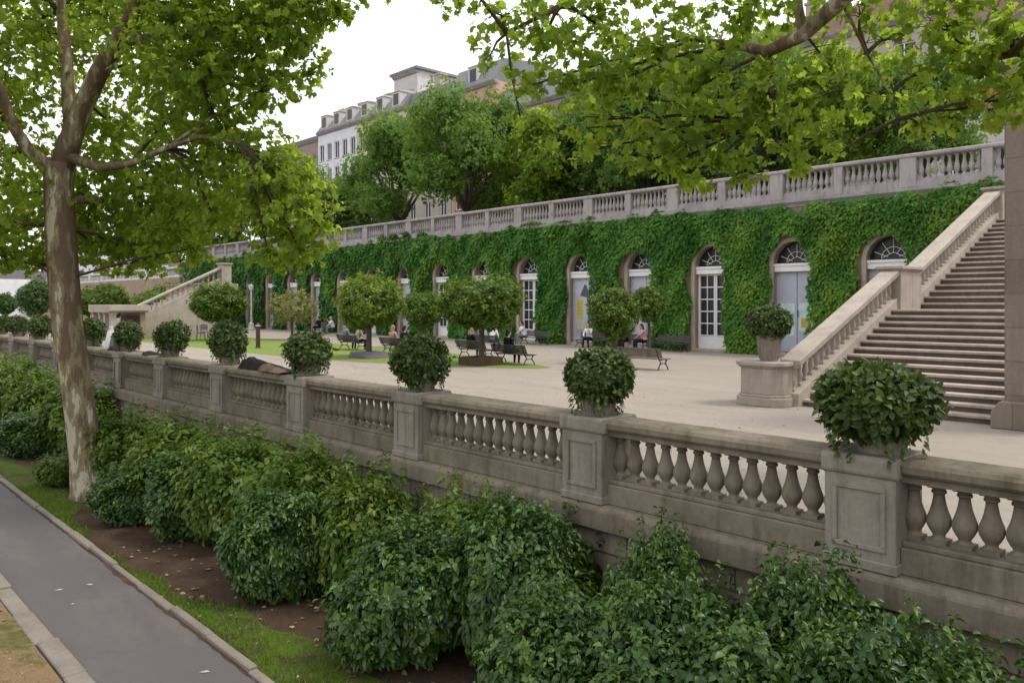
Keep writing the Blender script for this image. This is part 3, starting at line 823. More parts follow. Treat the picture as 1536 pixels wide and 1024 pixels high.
# cloths on the coping
def drape(name, x0, x1, mat, label, hgt, seed):
    rr = np.random.default_rng(seed)
    b = MB(); n, m = 14, 6; vs = []
    for i in range(n+1):
        for j in range(m+1):
            u, v = i/n, j/m
            z = hgt*math.sin(math.pi*min(1,max(0,v)))**.5*(1-.85*u)*(.8+.3*rr.random())+.006
            if j in (0,m): z = .004
            vs.append((x0+(x1-x0)*u, 5.80+.33*v+.012*rr.normal(), z))
    b.add(vs, [(i*(m+1)+j,(i+1)*(m+1)+j,(i+1)*(m+1)+j+1,i*(m+1)+j+1) for i in range(n) for j in range(m)])
    b.add([vs[i*(m+1)+j] for i in range(n+1) for j in (0,m)], [(2*i,2*i+1,2*i+3,2*i+2) for i in range(n)])
    o = b.build(name, mat, smooth=True, loc=(0,0,.905)); return tag(o, label, 'cloth')
xa, xb = on_d(372,5.95).x, on_d(440,5.95).x
d = drape('jacket', xa, xb, M['cloth_dark'], 'dark jacket lying along the balustrade coping between two potted shrubs', .19, 3)
d2 = drape('sleeve', xa+(xb-xa)*.5, xb-.05, M['cloth_brown'], None, .10, 4); d2.location=(0,-.06,.012); d2.parent = d
del_ = [k for k in d2.keys() if k=='category']
for k in del_: del d2[k]
xa, xb = on_d(160,5.95).x, on_d(190,5.95).x
drape('jacket', xb-.9, xb-.30, M['cloth_dark'], 'small dark jacket lying on the coping beside the pale upright sack', .10, 5)
sk = empty('sack', (on_d(166,5.95).x,5.97,.905), 'pale upright cloth sack with a grey side standing on the balustrade coping', 'sack')
b = MB(); b.lathe([(.02,0),(.17,0),(.18,.05),(.13,.25),(.09,.42),(.05,.50),(.07,.54),(.02,.55)], 12); b.build('bag', M['cloth_white'], sk, smooth=True)
b = MB(); b.lathe([(.02,0),(.15,0),(.155,.05),(.11,.25),(.06,.40),(.02,.42)], 12, (.14,.05,0)); b.build('flap', M['cloth_grey'], sk, smooth=True)
xb = on_d(228,5.95).x
drape('bag', xb-.25, xb+.15, M['cloth_dark'], 'small dark bag on the coping below the round dark potted shrub', .07, 6)

# ================================================================ GARDEN SHRUBS
def shrub_mesh(seed, n, size, rz=1.0, mat='leaf_shrub', bump=.17, shoots=40, tmpl=T_OVAL, droop=.10, depth=.45, freq=3.3):
    """unit shrub: radius about 1 across, height about 1, standing on z = 0"""
    global rng
    rng = np.random.default_rng(seed)
    return blob('foliage', n, (0,0,.52), (.92,.92,.50), size, M[mat], tmpl, 6, bump, depth, -.96, .55, .03, shoots, droop, freq, (.0,.6), .9)
SH = {'a': shrub_mesh(21, 3600, .09, bump=.24), 'b': shrub_mesh(22, 3600, .092, shoots=130, bump=.28), 'c': shrub_mesh(23, 1700, .12, mat='leaf_shrub_warm', tmpl=T_RHOMB, shoots=70),
      'd': shrub_mesh(24, 3000, .088, shoots=170, bump=.22), 'e': shrub_mesh(25, 1500, .13, mat='leaf_shrub_warm', tmpl=T_RHOMB, shoots=60, bump=.22), 'f': shrub_mesh(26, 2800, .095, shoots=120, bump=.22)}
def stems_mesh(seed):
    r = random.Random(seed); b = MB()
    for k in range(11):
        a = 2*math.pi*k/11+r.uniform(-.3,.3); q = r.uniform(.5,.78)
        b.tube([(0,0,-.03),(.05*math.cos(a),.05*math.sin(a),.03),(.22*math.cos(a),.22*math.sin(a),.25),(q*math.cos(a+.2),q*math.sin(a+.2),r.uniform(.5,.8))],[.04,.03,.02,.006],5)
    return b.mesh('stem', M['twig'])
me_st = [stems_mesh(1), stems_mesh(2)]
# px, D, radius, height, kind, label
SHH = {'a':.86,'b':.82,'c':.78,'e':.78,'d':.87,'f':.89}
shrubs = [
 (424,4.40,.66,1.40,'a','rounded shrub standing forward on bare soil next to the grass verge, smaller of the two'),
 (622,4.56,.76,1.44,'b','large rounded shrub standing forward on bare soil, the widest one near the verge'),
 (778,5.08,.70,1.74,'a','tall shrub touching the wall just behind the large rounded shrub'),
 (690,5.20,.55,1.72,'c','narrow shrub against the wall with light young shoots above the large rounded shrub'),
 (545,5.05,.62,1.70,'c','broad shrub under the balustrade, behind the smaller rounded shrub'),
 (455,4.95,.72,1.78,'e','yellow-green shrub under the balustrade, directly behind the smaller rounded shrub'),
 (350,4.85,.80,1.80,'c','wide yellow-green shrub in the row under the balustrade, nearest the dark jacket'),
 (262,4.72,.80,1.72,'e','leafy shrub in the row between the plane tree trunk and the smaller rounded shrub'),
 (296,4.66,.84,1.42,'a','drooping dark shrub between the plane tree trunk and the smaller rounded shrub'),
 (203,4.18,.60,.98,'a','low dark shrub at the foot of the plane tree trunk'),
 (196,4.75,.75,1.72,'c','shrub directly behind the foot of the plane tree'),
 (88,3.95,.42,.66,'c','small light green shrub between the path kerb and the plane tree trunk'),
 (52,4.35,.78,1.10,'a','round shrub beside the path beyond the plane tree trunk'),
 (118,5.05,.85,1.85,'e','shrub under the balustrade just beyond the plane tree trunk'),
 (70,4.95,.85,1.95,'c','second shrub under the balustrade beyond the plane tree trunk'),
 (28,4.95,.85,2.05,'e','third shrub under the balustrade beyond the plane tree trunk'),
 (-5,4.6,.85,1.7,'a','dark shrub beside the path at the far end of the hedge'),
 (10,5.1,.85,2.1,'c','farthest shrub under the balustrade at the end of the hedge'),
 (985,5.28,.42,1.62,'d','thin shrub with upright shoots against the wall below the balusters'),
 (985,4.70,.62,1.50,'f','dense shrub with glossy drooping leaves, below the thin upright shrub by the wall'),
 (850,4.40,.66,1.30,'d','low glossy shrub at the bottom edge, beside the large rounded shrub'),
 (1215,5.20,.62,1.70,'d','shrub with light shoots reaching the panelled pier under the widest potted shrub'),
 (1130,4.50,.66,1.38,'f','glossy shrub at the bottom edge between the thin upright shrub and the panelled pier'),
 (1300,4.72,.60,1.58,'f','dark shrub in front of the panelled pier under the widest potted shrub'),
 (1470,5.02,.60,1.46,'d','dark shrub near the wall past the panelled pier'),
 (1440,4.40,.60,1.34,'f','dark shrub at the bottom corner past the panelled pier'),
 (1010,4.25,.60,1.22,'f','low leafy shrub at the bottom edge, in front of the dense glossy shrub'),
 (1275,4.25,.60,1.26,'d','low shrub at the bottom edge, in front of the dark shrub by the panelled pier'),
 (1600,4.8,.7,1.5,'f','dark shrub leaving the frame past the panelled pier'),
]
for i,(px,D,rad,h,kd,lab) in enumerate(shrubs):
    p = on_d(px,D)
    r = empty('shrub', (p.x,D,ZL), lab, 'shrub', 'shrubs in the bed below the balustrade', (i*1.37)%6.28)
    inst('foliage', SH[kd], r, sc=(rad*.97,rad*.97,h*SHH[kd])); inst('stem', me_st[i%2], r, sc=(rad*.85,rad*.85,h*.85))

# grass on the verge
rng = np.random.default_rng(31)
n = 16000
gx = rng.uniform(-17,2,n); gy = DR+.09+np.abs(rng.normal(size=n))*.28
k = gy < np.array([VE(q) for q in gx])+.07; gx, gy = gx[k], gy[k]; n = len(gx)
me = leaf_mesh('grass', T_BLADE, np.stack([gx,gy,0*gx+ZL],1), np.stack([rng.normal(size=n)*.5,rng.normal(size=n)*.5,np.ones(n)],1), rdirs(n), rng.uniform(.035,.085,n), M['leaf_grass'])
o = inst('grass', me); o['kind'] = 'stuff'; o['label'] = 'short green grass on the verge beside the path'
n = 9000
gx = rng.uniform(-9,-1,n); gy = rng.uniform(-.6,DL-.22,n)
me = leaf_mesh('grass', T_BLADE, np.stack([gx,gy,0*gx+ZL+.02],1), np.stack([rng.normal(size=n)*.8,rng.normal(size=n)*.8,np.ones(n)*.7],1), rdirs(n), rng.uniform(.02,.055,n), M['leaf_dry'])
o = inst('dry_grass', me); o['kind'] = 'stuff'; o['label'] = 'dry straw coloured grass beside the path'
n = 1000
gx = rng.uniform(-12,3,n); gy = np.where(np.arange(n)<600, rng.uniform(DR+.1,5.6,n), rng.uniform(.4,DL-.25,n))
me = leaf_mesh('leaf_litter', T_PALM, np.stack([gx,gy,np.where(gy<DL,ZL+.03,ZL+.014)],1), np.stack([rng.normal(size=n),rng.normal(size=n),.1*rng.normal(size=n)],1), np.stack([.25*rng.normal(size=n),.25*rng.normal(size=n),np.ones(n)],1), rng.uniform(.02,.06,n), M['leaf_dry'])
o = inst('leaf_litter', me); o['kind'] = 'stuff'; o['label'] = 'scattered dead leaves on the soil under the shrubs'
n = 700
gx = rng.uniform(-26,-3.5,n); gy = rng.uniform(6.4,14.2,n)
me = leaf_mesh('leaf_litter', T_RHOMB, np.stack([gx,gy,0*gx+.012],1), np.stack([rng.normal(size=n),rng.normal(size=n),.1*rng.normal(size=n)],1), np.stack([.25*rng.normal(size=n),.25*rng.normal(size=n),np.ones(n)],1), rng.uniform(.02,.06,n), M['leaf_dry'])
o = inst('leaf_litter', me); o['kind'] = 'stuff'; o['label'] = 'few dry leaves scattered over the pale plaza'
for (px,py,lab,rz) in ((88,885,'pale flat leaf on the path nearest the grass side kerb strip',.3),(134,877,'pale flat leaf on the path beside another, nearer the shrubs',-.2),(109,906,'tiny pale leaf on the path below the two others',1.2),(307,1008,'pale leaf on the path near the bottom edge and the kerb',.1)):
    p = at(px,py,ZL); b = MB()
    s = .028 if px==109 else .05
    b.add([(-s,0,.006),(-.2*s,-.35*s,.009),(s,-.05*s,.007),(.3*s,.35*s,.014),(0,0,.004),(-.2*s,-.3*s,.003)],[(0,1,2,3),(4,5,2)])
    o = b.build('fallen_leaf', M['pale_leaf'], loc=p); o.rotation_euler=(0,0,rz+.9); tag(o, lab, 'leaf', 'fallen leaves on the path')

# ================================================================ TREES
def grow(name, base_pts, base_r, lobes, per_lobe, size, mat, tmpl, loc, label, cat='tree', group=None, barkmat='bark', extra=(), flat=.8, seed=1, rnd_shift=0, depth=.75, bump=.2, droop=.5, per=5, twigs=5):
    """trunk + limbs tube mesh (trunk) and a crown of leaf sprays; coordinates relative to loc"""
    global rng
    rng = np.random.default_rng(seed); rr = random.Random(seed)
    root = empty(name, loc, label, cat, group)
    b = MB(); b.tube(base_pts, base_r, 18, .10, seed)
    for pts, rads in extra: b.tube(pts, rads, 12, .08, seed+3)
    nodes = [Vector(p) for pts,_ in list(extra)+[(base_pts,0)] for p in pts[1:]]
    PP,TT,NN,SS,RR = [],[],[],[],[]
    tw = MB()
    for c,r,*w in lobes:
        c = Vector(c); r = Vector(r if isinstance(r,(tuple,list)) else (r,r,r*flat))
        s = min(nodes, key=lambda q: (q-c).length+ (1.5 if q.z > c.z+.5 else 0))
        mid = s.lerp(c,.5)+Vector((rr.uniform(-.2,.2),rr.uniform(-.2,.2),.25))*r.x*.5
        th = min(max(base_r)*.3, .024*r.x+.014)
        tw.tube([s,mid,c,c+Vector((rr.uniform(-.4,.4)*r.x,rr.uniform(-.4,.4)*r.y,.2*r.z))],[th,th*.75,th*.4,th*.12],6)
        for k in range(twigs):
            d = Vector(tuple(rdirs(1)[0])); d.z = d.z*.6
            e = c+Vector((d.x*r.x,d.y*r.y,d.z*r.z))*.85
            m2 = c.lerp(e,.5)+Vector((0,0,.1*r.z)); tw.tube([c.lerp(mid,rr.uniform(0,.5)),m2,e],[th*.25,th*.14,th*.05],4)
        m = int(per_lobe*(w[0] if w else 1)*(r.x*r.y*r.z)**(2/3))
        C,A = shell(m, c, r, bump, 2.3, depth)
        A = A*np.array((1,1,.6))+np.array((0,0,.25))+rng.normal(size=A.shape)*.35
        P,T,N,S,R = sprig(C, A, per, size, spread=1.0, jit=.5, droop=droop)
        N = N+np.array((0,0,.5))
        sh = rr.uniform(-.18,.18)
        PP.append(P);TT.append(T);NN.append(N);SS.append(S);RR.append(np.clip(R+sh+rnd_shift,0,1))
    b.build('trunk', M[barkmat], root, smooth=True)
    tw.build('branch', M['twig'] if barkmat!='bark' else M['twig'], root, smooth=True)
    me = leaf_mesh('crown', tmpl, *[np.concatenate(x) for x in (PP,TT,NN,SS)], M[mat], np.concatenate(RR))
    inst('crown', me, root)
    return root

# --- big plane tree by the path
TD = 14.0
base = on_d(128,4.10); base.z = ZL
def rel(px,py,d=TD): return tuple(dep(px,py,d)-base)
bp = [(0,0,-.1), rel(138,738), rel(131,690), rel(123,640), rel(112,560), rel(102,500), rel(95,420), rel(90,340), rel(88,275), rel(90,245)]
bp[0] = tuple(Vector(rel(139,738))+Vector((0,0,-.3))); bp[1] = tuple(Vector(rel(138,738))+Vector((0,0,.05)))
br = [.42,.33,.275,.255,.25,.25,.245,.235,.23,.25]
ex = [([rel(90,262),rel(104,215),rel(122,165),rel(148,110,13.8),rel(178,62,13.6),rel(205,15,13.4),rel(225,-60,13.2),rel(240,-160,13)],[.22,.19,.175,.16,.15,.14,.13,.10]),
      ([rel(108,200),rel(103,150,14.1),rel(100,90,14.2),rel(92,20,14.3),rel(85,-80,14.4)],[.13,.115,.10,.085,.06]),
      ([rel(86,262),rel(66,246,13.9),rel(42,225,13.7),rel(20,190,13.5),rel(2,140,13.3),rel(-30,60,13)],[.17,.13,.11,.09,.08,.06]),
      ([rel(100,235),rel(150,252,13.6),rel(195,246,13.3),rel(250,222,13),rel(300,205,12.7),rel(360,215,12.4)],[.10,.075,.06,.045,.035,.02]),
      ([rel(178,62,13.6),rel(250,55,13.2),rel(330,50,12.9),rel(410,25,12.5),rel(490,0,12.3)],[.09,.07,.05,.035,.015]),
      ([rel(250,222,13),rel(320,175,13),rel(390,140,12.8)],[.035,.025,.01]),
      ([rel(96,300),rel(150,300,14.6),rel(210,285,15.2),rel(270,290,15.8)],[.09,.06,.045,.02])]
L = []
def lobe(px,py,d,r,w=1.0): L.append((rel(px,py,d), r, w))
for a in [(60,60,15.6,1.7),(-60,90,13.5,1.5),(0,170,14.6,1.2),(150,10,15.4,1.5),(255,30,13.2,1.5),(330,20,12.8,1.25),(400,15,12.5,1.0),(455,5,12.3,.8),(525,-45,12.2,.75),(300,100,12.9,1.15),(375,75,12.6,.7),
          (235,110,15.0,1.0),(265,165,14.2,.9),(320,160,13.4,.8),(170,190,15.6,1.1),
          (-40,260,13.4,1.2),(40,290,15.9,1.2),(20,345,14.8,.8),(-50,350,13.6,1.0),(5,385,14.0,.5),
          (170,260,15.2,1.3),(240,255,14.6,1.1),(300,250,13.6,1.0),(365,235,13.0,.8),(420,255,12.6,.7),(440,300,12.6,.75),(385,290,13.0,.8),(480,340,12.5,.42),
          (200,320,15,1.0),(260,330,14.2,.9),(320,320,13.4,.7),(430,350,12.8,.55),(180,370,15,.7),(290,372,14.2,.42),(405,390,12.7,.40),(455,385,12.6,.38),(230,375,14.6,.55),(395,345,13.0,.5),
          (100,-110,14.6,1.6),(300,-90,13,1.8),(-50,-60,13.6,1.9),(430,-110,12.5,1.4),(425,115,12.6,.55),(450,60,12.4,.6),(385,150,12.9,.55),(470,110,12.4,.28),(345,205,13.2,.6),(130,330,15.4,.8),(60,395,14.8,.4),(505,15,12.2,.4),(150,372,15.5,.65),(90,372,15.6,.55),(210,392,15,.42),(265,300,15.2,.8),(350,285,14.4,.7)]: lobe(*a)
grow('plane_tree', bp, br, L, 290, .100, 'leaf_plane', T_PALM, base, 'big leaning plane tree with flaking brown and cream bark growing beside the path', 'tree', None, 'bark', ex, .75, 41, 0, .85, .25, .6, 4, 6)

# --- second plane tree of the row, its trunk outside the picture; limbs hang over the plaza
b2 = Vector((2.6,4.2,ZL))
def rel2(px,py,d): return tuple(dep(px,py,d)-b2)
bp2 = [(0,0,-.1),(0,0,.1),(.03,.02,1.2),(.0,.08,2.6),(-.1,.2,4.2),(-.2,.35,5.6),(-.3,.5,7.0)]
br2 = [.5,.40,.34,.31,.29,.26,.2]
ex2 = [([(-.1,.2,4.0),tuple(Vector(rel2(1420,-220,5.5))),rel2(1330,-80,7.2),rel2(1262,0,8.0),rel2(1205,52,8.3),rel2(1150,78,8.6),rel2(1105,68,9.0),rel2(1050,60,9.4),rel2(985,40,9.8)],[.20,.14,.11,.088,.078,.066,.045,.03,.015]),
       ([rel2(1205,52,8.3),rel2(1197,10,8.3),rel2(1195,-60,8.3)],[.055,.05,.04]),
       ([(-.1,.2,4.4),rel2(1640,-120,6.5),rel2(1560,40,8.2),rel2(1520,80,8.6),rel2(1470,95,9.0)],[.16,.11,.07,.05,.02]),
       ([(-.2,.3,5.2),rel2(1100,-260,8.5),rel2(950,-80,9.2),rel2(840,10,9.4),rel2(760,50,9.6)],[.15,.10,.07,.04,.015]),
       ([rel2(1150,78,8.6),rel2(1165,110,8.8),rel2(1160,180,9),rel2(1168,215,9.1)],[.022,.018,.012,.006]),
       ([rel2(1262,0,8.0),rel2(1300,80,8.4),rel2(1335,140,8.6),rel2(1345,180,8.7)],[.02,.015,.010,.005])]
L = []
def lobe2(px,py,d,r,w=1.0): L.append((rel2(px,py,d), r, w))
for a in [(700,-20,9.8,.55,.8),(755,25,9.7,.5,.7),(735,85,9.6,.26,.7),(815,60,9.5,.62),(850,130,9.5,.5,.9),(790,130,9.6,.25,.8),(900,40,9.4,.7),(930,120,9.2,.6),(900,180,9.3,.42,.8),(965,200,9.1,.4,.8),
          (990,80,9.2,.65),(1010,160,9.0,.55),(1060,200,8.9,.42,.8),(1070,110,8.8,.6),(1120,170,8.8,.55,.9),(1110,30,9.0,.6),(1150,140,8.6,.5,.9),(1165,215,8.8,.35,.7),(1215,150,8.7,.5,.7),(1010,245,9.0,.26,.8),(1100,245,9,.24,.8),
          (1230,80,8.6,.42,.6),(1230,210,8.9,.3,.7),(1310,150,8.8,.45,.55),(1330,60,8.6,.5,.5),(1290,20,8.6,.4,.5),(1390,110,8.8,.5,.8),(1420,40,8.6,.6,.9),(1470,100,8.7,.55),(1440,165,8.8,.36,.8),(1510,150,8.6,.42),(1530,60,8.6,.65),(1560,120,8.6,.5),
          (1180,-40,8.4,.7,.9),(1020,-30,9,.8,.9),(860,-50,9.4,.7,.9),(1350,-60,8,.8,.8),(1500,-40,8,.9,.9),(1380,185,9,.25,.7),(950,250,9.2,.27,.9),(1040,268,9,.26,.9),(1130,262,8.9,.27,.8),(1195,240,8.8,.26,.7),(885,225,9.3,.25,.8),(835,195,9.4,.22,.7),(1000,225,9,.3,.9),(1075,240,8.8,.3,.9),(780,175,9.6,.2,.6),(1260,230,8.9,.2,.6)]: lobe2(*a)
grow('plane_tree', bp2, br2, L, 245, .097, 'leaf_plane_r', T_PALM, b2, 'plane tree reaching in from above, sunlit branches hanging over the staircase and ivy wall', 'tree', None, 'bark', ex2, .75, 42, .06, .9, .25, .55, 4, 6)

# --- trees on the upper terrace
def terrace_tree(seed, ht, rad, mat, zc0=.30):
    r = random.Random(seed); L = []
    for k in range(26):
        a = r.uniform(0,6.28); zz = r.uniform(zc0,.95); q = math.sqrt(max(.05,1-((zz-.55)/.5)**2))*r.uniform(.25,.82)
        L.append(((rad*q*math.cos(a), rad*q*math.sin(a), ht*zz), rad*r.uniform(.26,.42)))
    return L
proto = []
for sd,ht,rad,mat in ((51,9.6,4.6,'leaf_terrace'),(52,8.6,4.0,'leaf_terrace'),(53,7.0,3.2,'leaf_plane_r')):
    Lb = terrace_tree(sd,ht,rad,mat)
    ex = []
    rr = random.Random(sd+100)
    for k in range(5):
        a = k*1.26+rr.uniform(-.3,.3); ex.append(([(0,0,ht*.20),(.14*rad*math.cos(a),.14*rad*math.sin(a),ht*.30),(.42*rad*math.cos(a),.42*rad*math.sin(a),ht*.5),(.6*rad*math.cos(a),.6*rad*math.sin(a),ht*.66)],[.15,.12,.07,.03]))
    t = grow('terrace_tree', [(0,0,-.1),(0,0,.1),(.03,.02,ht*.14),(0,.05,ht*.24),(.05,0,ht*.45),(0,0,ht*.7)],[.30,.24,.20,.18,.12,.05], Lb, 84, .28, mat, T_RHOMB, (0,0,0), '', 'tree', None, 'trunk_grey', ex, .85, sd, 0, .8, .25, .35, 5, 2)
    proto.append(t)
tt = [ # px, D, proto, scale, label
 (600,34.5,0,1.0,'large dark green tree on the upper terrace, the one nearest the white apartment block'),
 (700,32.5,0,.98,'large round tree on the upper terrace with its forked dark trunk showing above the railing'),
 (812,34.0,2,1.05,'small yellow-green tree on the upper terrace beside the large round tree'),
 (975,33.5,1,1.0,'terrace tree behind the railing, first trunk past the small yellow-green tree'),
 (1074,33.0,1,.95,'terrace tree behind the railing, middle of three trunks under the hanging branches'),
 (1146,33.2,1,.86,'terrace tree behind the railing, last of three trunks under the hanging branches'),
 (1385,31.6,1,.60,'low dark terrace tree beside the house with an orange band'),
 (545,38.0,1,.75,'smaller terrace tree in front of the white apartment block'),
 (880,37.0,1,.9,'terrace tree set back from the railing, between the small yellow-green tree and the three trunks'),
 (335,31.0,1,.95,'distant terrace tree behind the big plane tree, above the far staircase'),
 (265,36.0,0,.95,'distant dark tree behind the white parapet at the far staircase'),
 (215,40.0,0,.95,'distant dark tree farther along behind the white parapet'),
 (750,36.5,0,.92,'terrace tree tucked between the large round tree and the small yellow-green tree'),
 (928,35.5,1,.95,'terrace tree behind the first of the three trunks, set back from the railing'),
 (1030,36.5,0,.9,'terrace tree set back between the first and middle of the three trunks'),
 (1112,36.5,1,1.0,'terrace tree set back between the middle and last of the three trunks'),
 (490,35.5,1,.8,'terrace tree at the near edge of the big plane tree crown, below the white block'),
 (1232,34.0,2,1.0,'young light green terrace tree before the beige house with red roof'),
 (1318,33.0,2,.85,'slim light green terrace tree next to the low dark one'),
 (150,42.0,1,1.0,'distant tree beyond the low white house with blue-grey windows'),
 (85,44.0,0,1.0,'distant tree behind the big plane tree trunk'),
 (25,46.0,1,1.1,'distant tree farthest along, at the edge past the plane tree'),
 (430,34.0,0,.9,'terrace tree showing between the big plane tree and the white apartment block')]
used = [0,0,0]
for i,(px,D,k,sc,lab) in enumerate(tt):
    p = on_d(px,D)
    o = proto[k] if not used[k] else copy_tree(proto[k]); used[k] += 1
    o.location = (p.x,D,ZT if px > 340 else 4.5); o.rotation_euler = (0,0,(i*2.1)%6.28); o.scale = (sc,sc,sc)
    tag(o, lab, 'tree', 'trees on the upper terrace')

# --- small clipped trees in the plaza
def small_tree(px, D, rad, rz, zc, trunk_r, mat, label, seed, box=False, n=2600, size=.12, lean=0.0, spiky=0, dens=1.0):
    p = on_d(px,D); zb = .0
    root = empty('clipped_tree', (p.x,D,zb), label, 'tree', 'small clipped trees in the plaza')
    global rng
    rng = np.random.default_rng(seed)
    b = MB(); b.tube([(0,0,-.02),(0,0,.05),(.02,0,.5),(lean*.5,.01,zc-rz*.75),(lean,0,zc)],[trunk_r*1.5,trunk_r*1.1,trunk_r,trunk_r*.9,trunk_r*.6],10,.08,seed)
    b.build('trunk', M['trunk_grey'], root, smooth=True)
    b = MB(); rr = random.Random(seed)
    for k in range(8):
        a = k*.785+rr.uniform(-.3,.3); b.tube([(lean*.7,0,zc-rz*.85),(lean+rad*.35*math.cos(a),rad*.35*math.sin(a),zc-rz*.3),(lean+rad*.75*math.cos(a),rad*.75*math.sin(a),zc+rz*.2)],[trunk_r*.5,trunk_r*.3,.008],5)
    b.build('branch', M['trunk_grey'], root)
    inst('crown', blob('crown', int(n*dens), (lean,0,zc), (rad,rad,rz), size, M[mat], T_RHOMB, 6, .20, .5, -.97, .4, None, spiky+35, .15, 2.9), root)
    return root
small_tree(722,16.95,1.30,.80,1.98,.10,'leaf_shrub_warm','clipped tree with broad dark crown and a low wooden box round its trunk',61,n=3400,size=.13,spiky=90)
small_tree(553,16.2,1.20,.86,1.98,.10,'leaf_yellowish','clipped tree with bright yellow-green crown on the lawn beside benches',62,n=2300,size=.13,spiky=150)
small_tree(634,22.0,.95,.75,1.72,.08,'leaf_shrub_warm','clipped tree half hidden between the yellow-green tree and the broad dark one',63,n=1900)
small_tree(920,20.5,.72,.80,1.70,.07,'leaf_shrub_warm','clipped round tree standing behind the trailing potted shrub, before the arcade',64,n=1900,size=.10)
small_tree(973,23.5,.62,.62,2.02,.06,'leaf_shrub_warm','smallest round clipped tree in front of the lavender doorway',65,n=1300,size=.10)
small_tree(325,17.6,1.42,.95,1.95,.10,'leaf_shrub_warm','wide flat topped clipped tree in front of the pale far stair wall',66,n=2600,size=.15,spiky=60)
small_tree(438,21.0,1.25,.9,1.70,.07,'leaf_sapling','sparse brownish sapling on the lawn before the far doorways',67,n=420,size=.14,spiky=20)
small_tree(165,20.5,1.5,1.25,2.2,.11,'leaf_shrub_warm','clipped tree beside the small pavilion roof of the far stair',68,n=1900,size=.18)
small_tree(133,20.0,1.3,1.1,2.1,.11,'leaf_shrub_warm','clipped tree just past the plane tree trunk in the far plaza',69,n=1600,size=.18)
small_tree(52,20.0,1.7,1.75,2.6,.12,'leaf_shrub','tall dark clipped tree in the far plaza before the white house',70,n=2000,size=.2)
small_tree(5,20.0,1.4,1.1,1.9,.12,'leaf_shrub','dark clipped tree farthest along the plaza',71,n=1600,size=.2)
p = on_d(721,16.95)
tb = empty('tree_box', (p.x,16.95,0), 'low square wooden box round the foot of the broad dark clipped tree', 'planter box')
b = MB(); b.box(-.52,.52,-.52,-.44,.0,.27); b.box(-.52,.52,.44,.52,.0,.27); b.box(-.52,-.44,-.439,.439,.0,.27); b.box(.44,.52,-.439,.439,.0,.27); b.build('boards', M['box_wood'], tb, bevel=.01)
b = MB(); b.box(-.438,.438,-.438,.438,.004,.22); b.build('soil', M['soil_pot'], tb)
p = on_d(553,16.2)
tb = empty('tree_box', (p.x,16.2,0), 'low dark grey box round the foot of the yellow-green clipped tree', 'planter box')
b = MB(); b.prism([(-.62,.0),(.62,.0),(.48,.22),(-.48,.22)],-.5,.5,'y'); b.build('boards', M['cloth_grey'], tb, bevel=.02)

# ================================================================ FURNITURE
def bench(loc, rz, label, L=1.75, wood='wood_dark'):
    R = empty('park_bench', loc, label, 'bench', 'park benches in the plaza', rz); R.scale = (.95,.88,.84)
    b = MB()
    for k in range(5): b.box(-L/2,L/2,-.20+.095*k,-.125+.095*k,.385,.415)
    b.build('seat', M[wood], R, bevel=.006)
    b = MB()
    for k in range(5):
        y = .275+.028*k; z = .47+.065*k; b.hexa([(-L/2,y,z),(L/2,y,z),(L/2,y+.022,z-.008),(-L/2,y+.022,z-.008)],[(-L/2,y+.02,z+.05),(L/2,y+.02,z+.05),(L/2,y+.042,z+.042),(-L/2,y+.042,z+.042)])
    b.build('backrest', M[wood], R)
    for s in (-1,1):
        x = s*(L/2-.16); b = MB()
        b.tube([(x,-.26,.0),(x,-.20,.12),(x,-.10,.25),(x,-.18,.37)],.022,6); b.tube([(x,.34,.0),(x,.24,.14),(x,.16,.28),(x,.24,.38)],.022,6)
        b.tube([(x,-.21,.375),(x,.25,.375),(x,.33,.55),(x,.43,.80)],.020,6); b.tube([(x,-.14,.20),(x,.05,.25),(x,.22,.20)],.016,6)
        b.build('leg', M['iron'], R)
    return R
# benches facing the arcade (backrest towards the path): local +y is the back
pb = [ (773,18.0,math.pi,'slatted bench near the tree box with a person in black, back to the balustrade','wood_dark'),
       (715,18.9,math.pi,'slatted bench beyond the tree box with a dark jacket wearer seated','wood_dark'),
       (968,19.6,math.pi,'empty weathered bench just past the trailing potted shrub','wood_grey'),
       (530,18.4,math.pi,'dark bench on the lawn behind the yellow-green tree trunk','wood_dark'),
       (597,18.2,math.pi,'dark bench on the lawn beside the yellow-green tree, nearer the third potted shrub','wood_dark'),
       (1004,27.3,0,'empty dark bench against the ivy wall beside the woman in pink','wood_dark'),
       (948,27.3,0,'bench at the wall occupied by two people under the small clipped tree','wood_dark'),
       (885,27.2,0,'bench at the wall below the landscape poster','wood_dark'),
       (800,27.2,0,'dark bench at the wall below the white glazed door, with a person in white','wood_dark'),
       (736,22.6,math.pi,'bench farther back behind the tree box with a person in a white shirt','wood_dark'),
       (483,27.2,0,'dark bench at the wall in front of the far doorways','wood_dark')]
for px,D,rz,lab,wd in pb:
    p = on_d(px,D); bench((p.x,D,.0), rz, lab, 1.75, wd)

